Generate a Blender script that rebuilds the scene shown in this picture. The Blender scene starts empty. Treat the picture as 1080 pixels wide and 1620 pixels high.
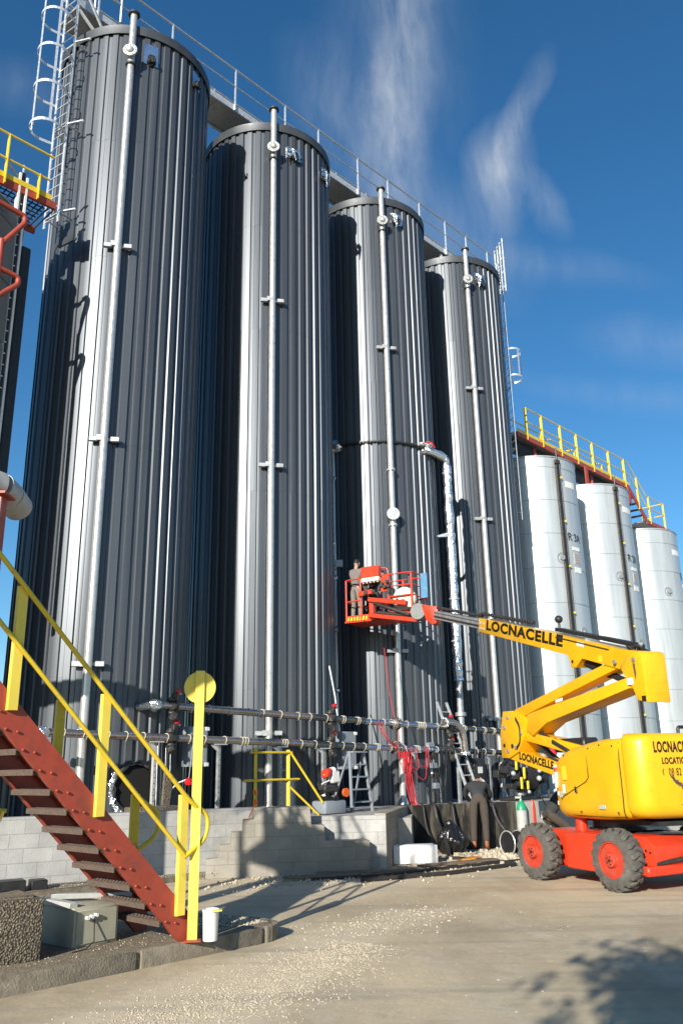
import bpy, bmesh, math, random
from mathutils import Vector, Matrix
random.seed(7)
R_ = math.radians
S = bpy.context.scene
COL = S.collection

# ------------------------------------------------------------------ camera
cam_d = bpy.data.cameras.new('Camera'); cam = bpy.data.objects.new('Camera', cam_d); COL.objects.link(cam)
PITCH, ROLL = 0.29812, -0.01793
r0 = Vector((1, 0, 0)); u0 = Vector((0, -math.sin(PITCH), math.cos(PITCH))); f0 = Vector((0, math.cos(PITCH), math.sin(PITCH)))
r1 = r0 * math.cos(ROLL) + u0 * math.sin(ROLL); u1 = -r0 * math.sin(ROLL) + u0 * math.cos(ROLL)
M = Matrix.Identity(4)
for i in range(3):
    M[i][0] = r1[i]; M[i][1] = u1[i]; M[i][2] = -f0[i]
M[2][3] = 1.65
cam.matrix_world = M
cam_d.sensor_fit = 'VERTICAL'; cam_d.sensor_height = 36.0; cam_d.lens = 36.0 * 1317.9 / 1620.0
cam_d.clip_end = 4000; cam_d.clip_start = 0.05
S.camera = cam
S.render.resolution_x = 682; S.render.resolution_y = 1024

# ------------------------------------------------------------------ sun, sky, exposure
SUN_AZ, SUN_EL = R_(203), R_(21)
sun_dir = Vector((math.sin(SUN_AZ) * math.cos(SUN_EL), math.cos(SUN_AZ) * math.cos(SUN_EL), math.sin(SUN_EL)))
sd = bpy.data.lights.new('Sun', 'SUN'); sd.energy = 5.0; sd.angle = R_(0.5); sd.color = (1.0, 0.93, 0.82)
sun = bpy.data.objects.new('Sun', sd); COL.objects.link(sun)
sun.rotation_euler = sun_dir.to_track_quat('Z', 'Y').to_euler(); sun.location = (-8, -18, 12)

W = bpy.data.worlds.new('World'); S.world = W; W.use_nodes = True
wn = W.node_tree.nodes; wl = W.node_tree.links; wn.clear()
wo = wn.new('ShaderNodeOutputWorld'); bg = wn.new('ShaderNodeBackground'); bg.inputs[1].default_value = 0.080
sky = wn.new('ShaderNodeTexSky'); sky.sky_type = 'NISHITA'; sky.sun_disc = False
sky.sun_elevation = SUN_EL; sky.sun_rotation = SUN_AZ; sky.altitude = 300; sky.air_density = 1.0; sky.dust_density = 0.4; sky.ozone_density = 2.2
tc = wn.new('ShaderNodeTexCoord')
def wmath(op, a, b=None, clamp=False):
    n = wn.new('ShaderNodeMath'); n.operation = op; n.use_clamp = clamp
    for k, v in enumerate((a, b)):
        if v is None: continue
        if isinstance(v, (int, float)): n.inputs[k].default_value = v
        else: wl.new(v, n.inputs[k])
    return n.outputs[0]
sep = wn.new('ShaderNodeSeparateXYZ'); wl.new(tc.outputs['Generated'], sep.inputs[0])
ysafe = wmath('MAXIMUM', sep.outputs[1], 0.05)
comb = wn.new('ShaderNodeCombineXYZ')                       # bearing / height coordinates of the sky ahead
wl.new(wmath('DIVIDE', sep.outputs[0], ysafe), comb.inputs[0]); wl.new(wmath('DIVIDE', sep.outputs[2], ysafe), comb.inputs[1])
wz = wn.new('ShaderNodeTexNoise'); wz.inputs['Scale'].default_value = 5.0; wz.inputs['Detail'].default_value = 5; wl.new(comb.outputs[0], wz.inputs['Vector'])
wsub = wn.new('ShaderNodeVectorMath'); wsub.operation = 'SUBTRACT'; wl.new(wz.outputs['Color'], wsub.inputs[0]); wsub.inputs[1].default_value = (.5, .5, .5)
wsc = wn.new('ShaderNodeVectorMath'); wsc.operation = 'SCALE'; wl.new(wsub.outputs[0], wsc.inputs[0]); wsc.inputs['Scale'].default_value = 0.055
wad = wn.new('ShaderNodeVectorMath'); wad.operation = 'ADD'; wl.new(comb.outputs[0], wad.inputs[0]); wl.new(wsc.outputs[0], wad.inputs[1])
# cirrus streaks: centre, tilt from vertical (deg), half width, half length, weight
CIRRUS = [((0.108, 1.05), -7, 0.055, 0.36, .62), ((0.085, 1.02), -8, 0.12, 0.34, .30), ((0.080, 0.86), -5, 0.05, 0.22, .46), ((-0.005, 0.93), 20, 0.06, 0.16, .26),
          ((0.268, 0.91), -24, 0.024, 0.13, .62), ((0.236, 0.815), -8, 0.05, 0.10, .95), ((0.300, 0.765), 18, 0.026, 0.065, .55),
          ((0.205, 0.69), 25, 0.07, 0.10, .28), ((0.12, 0.72), 10, 0.08, 0.12, .26), ((0.30, 0.66), 78, 0.03, 0.14, .24),
          ((0.443, 0.533), 80, 0.04, 0.12, .33), ((-0.47, 0.98), 70, 0.05, 0.12, .16), ((0.40, 0.46), 80, 0.025, 0.2, .22)]
tot = None
for (cx, cy), tilt, hw, hl, wt in CIRRUS:
    mp = wn.new('ShaderNodeMapping'); mp.vector_type = 'TEXTURE'
    mp.inputs['Location'].default_value = (cx, cy, 0); mp.inputs['Rotation'].default_value = (0, 0, R_(tilt)); mp.inputs['Scale'].default_value = (hw * 1.22, hl * 1.2, 1)
    wl.new(wad.outputs[0], mp.inputs[0])
    gr = wn.new('ShaderNodeTexGradient'); gr.gradient_type = 'SPHERICAL'; wl.new(mp.outputs[0], gr.inputs[0])
    v = wmath('MULTIPLY', wmath('POWER', gr.outputs['Fac'], 1.1), wt)
    tot = v if tot is None else wmath('ADD', tot, v)
mpn = wn.new('ShaderNodeMapping'); mpn.inputs['Rotation'].default_value = (0, 0, R_(12)); mpn.inputs['Scale'].default_value = (17, 3.4, 1); wl.new(wad.outputs[0], mpn.inputs[0])
fn = wn.new('ShaderNodeTexNoise'); fn.inputs['Scale'].default_value = 1.6; fn.inputs['Detail'].default_value = 8; fn.inputs['Roughness'].default_value = .62; wl.new(mpn.outputs[0], fn.inputs['Vector'])
fr = wn.new('ShaderNodeMapRange'); fr.inputs[1].default_value = .30; fr.inputs[2].default_value = .72; fr.inputs[3].default_value = .22; fr.inputs[4].default_value = 1.0; wl.new(fn.outputs['Fac'], fr.inputs[0])
cl = wmath('MULTIPLY', wmath('MULTIPLY', tot, fr.outputs[0]), 0.72, clamp=True)
hs = wn.new('ShaderNodeHueSaturation'); hs.inputs['Saturation'].default_value = 1.18; hs.inputs['Value'].default_value = 1.0
tn = wn.new('ShaderNodeMix'); tn.data_type = 'RGBA'; tn.blend_type = 'MULTIPLY'; tn.inputs['Factor'].default_value = 1.0; wl.new(sky.outputs[0], tn.inputs['A']); tn.inputs['B'].default_value = (.93, 1.12, 1.22, 1); wl.new(tn.outputs['Result'], hs.inputs['Color'])
mx = wn.new('ShaderNodeMix'); mx.data_type = 'RGBA'; wl.new(cl, mx.inputs['Factor']); wl.new(hs.outputs[0], mx.inputs['A']); mx.inputs['B'].default_value = (5.2, 5.7, 6.3, 1)
wl.new(mx.outputs['Result'], bg.inputs[0]); wl.new(bg.outputs[0], wo.inputs[0])
S.view_settings.view_transform = 'Standard'; S.view_settings.look = 'None'; S.view_settings.exposure = 0.6; S.view_settings.gamma = 1.0
S.view_settings.use_curve_mapping = False
S.cycles.max_bounces = 6; S.cycles.diffuse_bounces = 3; S.cycles.glossy_bounces = 3; S.cycles.transparent_max_bounces = 6
S.cycles.caustics_reflective = False; S.cycles.caustics_refractive = False

# ------------------------------------------------------------------ materials
def mat(name, col, rough=.5, metal=0.0, var=.12, vscale=6.0, bump=0.0, bscale=60.0, dirt=None, dirt_amt=.5, dscale=2.0, dth=.52, spec=.5, coat=0.0, stretch=(1, 1, 1), rvar=.1):
    m = bpy.data.materials.new(name); m.use_nodes = True
    nt = m.node_tree; n = nt.nodes; l = nt.links
    b = n['Principled BSDF']
    b.inputs['Roughness'].default_value = rough; b.inputs['Metallic'].default_value = metal
    b.inputs['Specular IOR Level'].default_value = spec; b.inputs['Coat Weight'].default_value = coat
    t = n.new('ShaderNodeTexCoord'); mp = n.new('ShaderNodeMapping'); mp.inputs['Scale'].default_value = stretch
    l.new(t.outputs['Object'], mp.inputs[0])
    nz = n.new('ShaderNodeTexNoise'); nz.inputs['Scale'].default_value = vscale; nz.inputs['Detail'].default_value = 6; nz.inputs['Roughness'].default_value = .6
    l.new(mp.outputs[0], nz.inputs['Vector'])
    ramp = n.new('ShaderNodeMapRange'); ramp.inputs[1].default_value = .3; ramp.inputs[2].default_value = .7; ramp.inputs[3].default_value = 1 - var; ramp.inputs[4].default_value = 1 + var
    l.new(nz.outputs['Fac'], ramp.inputs[0])
    mul = n.new('ShaderNodeVectorMath'); mul.operation = 'SCALE'; mul.inputs[0].default_value = col[:3]
    l.new(ramp.outputs[0], mul.inputs['Scale'])
    out = mul.outputs[0]
    rr = n.new('ShaderNodeMapRange'); rr.inputs[1].default_value = .3; rr.inputs[2].default_value = .7; rr.inputs[3].default_value = max(.03, rough - rvar); rr.inputs[4].default_value = min(1, rough + rvar)
    l.new(nz.outputs['Fac'], rr.inputs[0]); l.new(rr.outputs[0], b.inputs['Roughness'])
    if dirt:
        dz = n.new('ShaderNodeTexNoise'); dz.inputs['Scale'].default_value = dscale; dz.inputs['Detail'].default_value = 9; dz.inputs['Roughness'].default_value = .7
        l.new(mp.outputs[0], dz.inputs['Vector'])
        dr = n.new('ShaderNodeMapRange'); dr.inputs[1].default_value = dth; dr.inputs[2].default_value = dth + .2; dr.inputs[3].default_value = 0; dr.inputs[4].default_value = dirt_amt
        l.new(dz.outputs['Fac'], dr.inputs[0])
        mxx = n.new('ShaderNodeMix'); mxx.data_type = 'RGBA'; l.new(dr.outputs[0], mxx.inputs['Factor']); l.new(out, mxx.inputs['A']); mxx.inputs['B'].default_value = (*dirt, 1)
        out = mxx.outputs['Result']
    l.new(out, b.inputs['Base Color'])
    if bump:
        bz = n.new('ShaderNodeTexNoise'); bz.inputs['Scale'].default_value = bscale; bz.inputs['Detail'].default_value = 5
        l.new(mp.outputs[0], bz.inputs['Vector'])
        bp = n.new('ShaderNodeBump'); bp.inputs['Strength'].default_value = bump; bp.inputs['Distance'].default_value = .02
        l.new(bz.outputs['Fac'], bp.inputs['Height']); l.new(bp.outputs[0], b.inputs['Normal'])
    return m

MT = {}
MT['cladding'] = mat('dark_steel_cladding', (.082, .093, .107), .40, .50, .08, .8, .03, 6, dirt=(.11, .12, .13), dirt_amt=.2, dscale=1.1, dth=.5, stretch=(3, 3, .2), rvar=.05)
def tone_sheets(m):
    # every cladding sheet came from its own batch: slightly lighter, darker, duller
    n = m.node_tree.nodes; l = m.node_tree.links; b = n['Principled BSDF']
    at = n.new('ShaderNodeAttribute'); at.attribute_name = 'tone'
    src = b.inputs['Base Color'].links[0].from_socket; mu = n.new('ShaderNodeVectorMath'); mu.operation = 'SCALE'; l.new(src, mu.inputs[0]); l.new(at.outputs['Fac'], mu.inputs['Scale']); l.new(mu.outputs[0], b.inputs['Base Color'])
    rs = b.inputs['Roughness'].links[0].from_socket; ad = n.new('ShaderNodeMath'); ad.operation = 'MULTIPLY'; l.new(rs, ad.inputs[0]); l.new(at.outputs['Fac'], ad.inputs[1]); l.new(ad.outputs[0], b.inputs['Roughness'])
tone_sheets(MT['cladding'])
MT['rim'] = mat('dark_painted_rim', (.060, .067, .075), .45, .3, .1, 2)
MT['galv'] = mat('galvanised_steel', (.66, .68, .69), .38, .55, .18, 14, .03, 80)
MT['galv_dull'] = mat('dull_galvanised_steel', (.40, .42, .43), .55, .6, .18, 10)
MT['stainless'] = mat('pale_steel_pipe', (.60, .59, .56), .34, .6, .08, 8)
MT['foil'] = mat('crumpled_foil', (.80, .81, .83), .22, .95, .12, 30, 1.0, 26)
MT['mirror_foil'] = mat('smooth_foil_lining', (.86, .87, .88), .14, .95, .06, 8, .25, 7)
MT['tank'] = mat('weathered_aluminium_tank', (.50, .535, .55), .40, .38, .10, 1.6, .02, 5, dirt=(.27, .26, .235), dirt_amt=.5, dscale=1.3, dth=.5, stretch=(2.6, 2.6, .16))
MT['tank_old'] = mat('old_grey_tank', (.17, .175, .17), .6, .2, .14, 1.6, dirt=(.16, .15, .13), dirt_amt=.5, stretch=(2, 2, .2))
MT['yellow'] = mat('yellow_rail_paint', (.68, .49, .028), .45, 0, .08, 5, .02, 40, dirt=(.16, .10, .045), dirt_amt=.8, dscale=9, dth=.57)
MT['yellow_sunlit'] = mat('sunlit_yellow_post_paint', (.80, .62, .085), .5, 0, .05, 3, .02, 40, dirt=(.36, .24, .07), dirt_amt=.6, dscale=8, dth=.57)  # lighter copy of the rail yellow, full sun put into the colour
MT['yellow_lift'] = mat('yellow_machine_paint', (.76, .395, .006), .36, 0, .07, 3, .02, 30, dirt=(.40, .21, .03), dirt_amt=.6, dscale=5, dth=.56, coat=.15)
MT['red'] = mat('oxide_red_paint', (.34, .055, .030), .5, 0, .12, 6, .04, 50, dirt=(.13, .05, .035), dirt_amt=.7, dscale=5)
MT['red_lift'] = mat('orange_red_machine_paint', (.57, .042, .014), .38, 0, .08, 6, .02, 40, dirt=(.30, .06, .03), dirt_amt=.45, dscale=4)
MT['tread'] = mat('rusty_chequer_plate', (.12, .085, .065), .75, .2, .3, 30, .5, 120)
MT['concrete'] = mat('pale_concrete', (.36, .35, .32), .9, 0, .14, 4, .25, 70, dirt=(.20, .18, .15), dirt_amt=.5, dscale=1.6)
MT['kerb'] = mat('grimy_kerb_concrete', (.20, .172, .128), .95, 0, .3, 9, .5, 60, dirt=(.06, .05, .038), dirt_amt=.7, dscale=3)
MT['stained'] = mat('tar_stained_concrete', (.15, .13, .095), .8, 0, .35, 4, .3, 50, dirt=(.010, .009, .008), dirt_amt=1.0, dscale=1.25, dth=.31, stretch=(2.6, 2.6, .5))
MT['black'] = mat('black_plastic', (.016, .016, .017), .5, 0, .2, 10)
MT['hole'] = mat('hole_shade_black', (.006, .006, .006), .9, 0, .2, 10)  # flat black painted in for the shade inside hatches and manhole
MT['rim_red'] = mat('grimy_red_rim', (.46, .045, .02), .5, 0, .2, 8, .03, 40, dirt=(.20, .10, .07), dirt_amt=.75, dscale=6)
MT['lag_dark'] = mat('dark_polished_lagging', (.20, .195, .19), .24, .9, .25, 9, .35, 14)
MT['lag_blue'] = mat('bluish_foil_lagging', (.42, .47, .55), .22, .95, .2, 14, .8, 18)
MT['print'] = mat('faded_print', (.36, .25, .23), .6, 0, .2, 30)
MT['rotator'] = mat('mid_grey_paint', (.20, .21, .21), .5, 0, .1, 10)
MT['rubber'] = mat('dusty_tyre_rubber', (.085, .079, .07), .88, 0, .25, 12, .2, 60, dirt=(.22, .205, .175), dirt_amt=.6, dscale=5)
MT['hose'] = mat('black_rubber_hose', (.022, .021, .02), .6, 0, .2, 14)
MT['red_hose'] = mat('red_hose_plastic', (.55, .02, .03), .4, 0, .1, 14)
MT['red_handle'] = mat('bright_red_handle', (.62, .015, .02), .35, 0, .1, 14)
MT['orange'] = mat('orange_webbing', (.72, .12, .02), .6, 0, .15, 20)
MT['grey_box'] = mat('grey_enclosure_paint', (.22, .25, .28), .45, 0, .06, 6)
MT['beige_box'] = mat('beige_cabinet_paint', (.36, .35, .27), .55, 0, .08, 6, .02, 40, dirt=(.19, .17, .12), dirt_amt=.45, dscale=4)
MT['white'] = mat('white_plastic', (.74, .74, .71), .5, 0, .06, 10, dirt=(.45, .43, .38), dirt_amt=.35, dscale=6)
MT['styro'] = mat('white_foam', (.80, .80, .79), .85, 0, .05, 40, .2, 160)
MT['bag'] = mat('black_bin_bag', (.012, .012, .013), .20, 0, .2, 10, 1.0, 14)
MT['green'] = mat('green_cylinder_paint', (.02, .28, .14), .35, 0, .1, 10)
MT['grey_paint'] = mat('light_grey_paint', (.42, .43, .41), .4, 0, .1, 10, dirt=(.22, .21, .19), dirt_amt=.5, dscale=6)
MT['dark_steel'] = mat('dark_oily_steel', (.055, .053, .05), .5, .5, .3, 14, .05, 40)
MT['copper'] = mat('warm_reflecting_lagging', (.42, .38, .35), .26, .85, .14, 9, .25, 18, stretch=(1, 1, 1))
MT['lag'] = mat('lagged_pipe_jacket', (.42, .42, .40), .5, .35, .12, 7, .04, 20, dirt=(.24, .22, .19), dirt_amt=.5, dscale=3)
MT['letter'] = mat('dark_brown_lettering', (.022, .012, .008), .5, 0, .1, 20)
MT['letter_black'] = mat('black_lettering', (.01, .009, .008), .5, 0, .1, 20)
MT['skin'] = mat('skin', (.42, .24, .17), .55, 0, .08, 20)
MT['hair'] = mat('dark_hair', (.018, .014, .012), .6, 0, .2, 40, .4, 200)
MT['jacket_grey'] = mat('grey_work_shirt', (.17, .155, .15), .9, 0, .15, 20, .3, 60)
MT['trousers_grey'] = mat('grey_work_trousers', (.20, .18, .155), .9, 0, .15, 20, .3, 60)
MT['sweater'] = mat('dark_sweater', (.032, .034, .036), .95, 0, .15, 30, .3, 80)
MT['trousers_brown'] = mat('brown_work_trousers', (.060, .047, .037), .9, 0, .2, 14, .3, 40)
MT['boot'] = mat('rust_leather_boots', (.24, .075, .025), .6, 0, .25, 20)
MT['wood'] = mat('weathered_plank', (.17, .13, .09), .85, 0, .25, 6, .3, 30, stretch=(1, 8, 8))
MT['stone'] = mat('pale_rubble', (.45, .39, .29), .95, 0, .22, 9, .4, 50)
MT['sticker_red'] = mat('red_sticker', (.5, .05, .04), .45, 0, .3, 40)
MT['sticker_yellow'] = mat('yellow_warning_sticker', (.72, .55, .03), .45, 0, .15, 60)
MT['glass'] = mat('blue_clear_panel', (.10, .24, .40), .08, 0, .1, 5)
MT['bark'] = mat('bark', (.09, .065, .045), .9, 0, .25, 14, .6, 40)
MT['leaf'] = mat('leaves', (.05, .09, .025), .6, 0, .35, 3)
MT['yolk'] = mat('scorched_orange_label', (.6, .25, .03), .5, 0, .2, 20)
MT['cream'] = mat('cream_drum', (.72, .66, .50), .5, 0, .06, 10)

# exposed aggregate: voronoi pebbles
def aggregate():
    m = mat('exposed_aggregate', (.2, .17, .12), .9, 0, .2, 30)
    n = m.node_tree.nodes; l = m.node_tree.links; b = n['Principled BSDF']
    t = n.new('ShaderNodeTexCoord'); v = n.new('ShaderNodeTexVoronoi'); v.inputs['Scale'].default_value = 55; l.new(t.outputs['Object'], v.inputs['Vector'])
    cr = n.new('ShaderNodeValToRGB'); cr.color_ramp.elements[0].position = .15; cr.color_ramp.elements[0].color = (.44, .38, .27, 1); cr.color_ramp.elements[1].position = .55; cr.color_ramp.elements[1].color = (.13, .105, .075, 1)
    l.new(v.outputs['Distance'], cr.inputs[0])
    mx2 = n.new('ShaderNodeMix'); mx2.data_type = 'RGBA'; mx2.blend_type = 'MULTIPLY'; mx2.inputs['Factor'].default_value = .5; l.new(cr.outputs[0], mx2.inputs['A']); bw = n.new('ShaderNodeRGBToBW'); l.new(v.outputs['Color'], bw.inputs[0]); l.new(bw.outputs[0], mx2.inputs['B'])
    l.new(mx2.outputs['Result'], b.inputs['Base Color'])
    bp = n.new('ShaderNodeBump'); bp.inputs['Strength'].default_value = .9; bp.inputs['Distance'].default_value = .02; bp.invert = True
    l.new(v.outputs['Distance'], bp.inputs['Height']); l.new(bp.outputs[0], b.inputs['Normal'])
    return m
MT['aggregate'] = aggregate()

# painted concrete block wall: blocks in wall coordinates (uv)
def blockwall(name, col, mortar):
    m = mat(name, col, .88, 0, .16, 3, dirt=(.15, .135, .115), dirt_amt=.6, dscale=1.0, dth=.49)
    n = m.node_tree.nodes; l = m.node_tree.links; b = n['Principled BSDF']
    src = b.inputs['Base Color'].links[0].from_socket
    uv = n.new('ShaderNodeUVMap')
    br = n.new('ShaderNodeTexBrick'); br.inputs['Scale'].default_value = 1.0; br.inputs['Brick Width'].default_value = .42; br.inputs['Row Height'].default_value = .2
    br.inputs['Mortar Size'].default_value = .006; br.inputs['Mortar Smooth'].default_value = .2; br.inputs['Color1'].default_value = (1, 1, 1, 1); br.inputs['Color2'].default_value = (.86, .86, .86, 1); br.inputs['Mortar'].default_value = (.76, .74, .71, 1)
    l.new(uv.outputs[0], br.inputs['Vector'])
    mx2 = n.new('ShaderNodeMix'); mx2.data_type = 'RGBA'; mx2.blend_type = 'MULTIPLY'; mx2.inputs['Factor'].default_value = 1; l.new(src, mx2.inputs['A']); l.new(br.outputs['Color'], mx2.inputs['B'])
    l.new(mx2.outputs['Result'], b.inputs['Base Color'])
    bz = n.new('ShaderNodeTexNoise'); bz.inputs['Scale'].default_value = 60; t = n.new('ShaderNodeTexCoord'); l.new(t.outputs['Object'], bz.inputs['Vector'])
    ad = n.new('ShaderNodeMath'); ad.operation = 'MULTIPLY_ADD'; l.new(br.outputs['Fac'], ad.inputs[0]); ad.inputs[1].default_value = -1.0; l.new(bz.outputs['Fac'], ad.inputs[2])
    bp = n.new('ShaderNodeBump'); bp.inputs['Strength'].default_value = .5; bp.inputs['Distance'].default_value = .012; l.new(ad.outputs[0], bp.inputs['Height']); l.new(bp.outputs[0], b.inputs['Normal'])
    return m
MT['block'] = blockwall('painted_block_wall', (.40, .40, .385), (.3, .3, .3))
MT['block_bare'] = blockwall('bare_block_wall', (.30, .278, .232), (.3, .3, .3))

# ground: worn asphalt under pale dust, with crushed stone dust where the gravel lies
def groundmat():
    m = bpy.data.materials.new('dusty_worn_asphalt'); m.use_nodes = True
    n = m.node_tree.nodes; l = m.node_tree.links; b = n['Principled BSDF']; b.inputs['Roughness'].default_value = .95; b.inputs['Specular IOR Level'].default_value = .25
    g = n.new('ShaderNodeNewGeometry')
    def noise(sc, det=6, ro=.6, st=(1, 1, 1)):
        mp = n.new('ShaderNodeMapping'); mp.inputs['Scale'].default_value = st; l.new(g.outputs['Position'], mp.inputs[0])
        z = n.new('ShaderNodeTexNoise'); z.inputs['Scale'].default_value = sc; z.inputs['Detail'].default_value = det; z.inputs['Roughness'].default_value = ro; l.new(mp.outputs[0], z.inputs['Vector']); return z.outputs['Fac']
    def rng(x, a, b_, c, d):
        r = n.new('ShaderNodeMapRange'); r.interpolation_type = 'SMOOTHSTEP'
        for k, v in enumerate((a, b_, c, d)): r.inputs[k + 1].default_value = v
        l.new(x, r.inputs[0]); return r.outputs[0]
    def mix(f, a, b_):
        x = n.new('ShaderNodeMix'); x.data_type = 'RGBA'
        for s, v in (('Factor', f), ('A', a), ('B', b_)):
            if isinstance(v, (tuple, float, int)): x.inputs[s].default_value = (*v, 1) if isinstance(v, tuple) else v
            else: l.new(v, x.inputs[s])
        return x.outputs['Result']
    big = rng(noise(.35, 7, .62, (1, .55, 1)), .35, .66, 0, 1)
    c = mix(big, (.42, .345, .228), (.66, .545, .36))
    c = mix(rng(noise(1.3, 8, .7, (1, .4, 1)), .46, .66, 0, .6), c, (.62, .54, .40))
    c = mix(rng(noise(2.1, 8, .7), .56, .72, 0, .45), c, (.26, .24, .20))
    c = mix(rng(noise(75, 3, .7), .52, .72, 0, .5), c, (.50, .46, .39))
    c = mix(rng(noise(160, 2, .7), .55, .70, 0, .55), c, (.16, .15, .135))
    c = mix(rng(noise(28, 3, .8), .66, .72, 0, .8), c, (.50, .45, .37))
    # beds of crushed-stone dust where the gravel was tipped
    for cx, cy, ang, hw, hl, am in ((-1.02, 7.35, 28, .62, 2.9, .95), (-1.35, 6.2, 28, .75, 1.6, .8), (.45, 10.2, 45, .42, 1.6, .6), (1.0, 14.6, 57, .8, 3.6, .8), (-.4, 12.6, 60, 1.0, 2.6, .35)):
        mg = n.new('ShaderNodeMapping'); mg.vector_type = 'TEXTURE'; mg.inputs['Location'].default_value = (cx, cy, 0); mg.inputs['Rotation'].default_value = (0, 0, R_(-ang)); mg.inputs['Scale'].default_value = (hw * 1.5, hl * 1.3, 1); l.new(g.outputs['Position'], mg.inputs[0])
        gg = n.new('ShaderNodeTexGradient'); gg.gradient_type = 'SPHERICAL'; l.new(mg.outputs[0], gg.inputs[0])
        ad = n.new('ShaderNodeMath'); ad.operation = 'MULTIPLY_ADD'; l.new(noise(9, 8, .75), ad.inputs[0]); ad.inputs[1].default_value = .9; l.new(gg.outputs['Fac'], ad.inputs[2])
        c = mix(rng(ad.outputs[0], .62, .98, 0, am), c, (.64, .545, .385))
        c = mix(rng(noise(130, 2, .8), .58, .68, 0, am * .0), c, (.3, .26, .2))
    mr = n.new('ShaderNodeMapping'); mr.inputs['Rotation'].default_value = (0, 0, R_(38)); mr.inputs['Scale'].default_value = (.22, 2.6, 1); l.new(g.outputs['Position'], mr.inputs[0])
    tz = n.new('ShaderNodeTexNoise'); tz.inputs['Scale'].default_value = 1.1; tz.inputs['Detail'].default_value = 5; l.new(mr.outputs[0], tz.inputs['Vector'])
    c = mix(rng(tz.outputs['Fac'], .50, .68, 0, .42), c, (.27, .245, .20))      # worn wheel tracks
    c = mix(rng(noise(.8, 4, .55), .66, .74, 0, .5), c, (.17, .155, .13))       # old oil and damp stains
    l.new(c, b.inputs['Base Color'])
    bp = n.new('ShaderNodeBump'); bp.inputs['Strength'].default_value = .7; bp.inputs['Distance'].default_value = .01
    l.new(noise(110, 4, .7), bp.inputs['Height'])
    bp2 = n.new('ShaderNodeBump'); bp2.inputs['Strength'].default_value = .22; bp2.inputs['Distance'].default_value = .05
    l.new(noise(5, 5, .6), bp2.inputs['Height']); l.new(bp.outputs[0], bp2.inputs['Normal']); l.new(bp2.outputs[0], b.inputs['Normal'])
    return m
MT['ground'] = groundmat()
MT['soil'] = mat('stony_soil', (.20, .162, .11), .97, 0, .35, 14, 1.0, 60, dirt=(.36, .31, .23), dirt_amt=.8, dscale=22)

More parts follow.
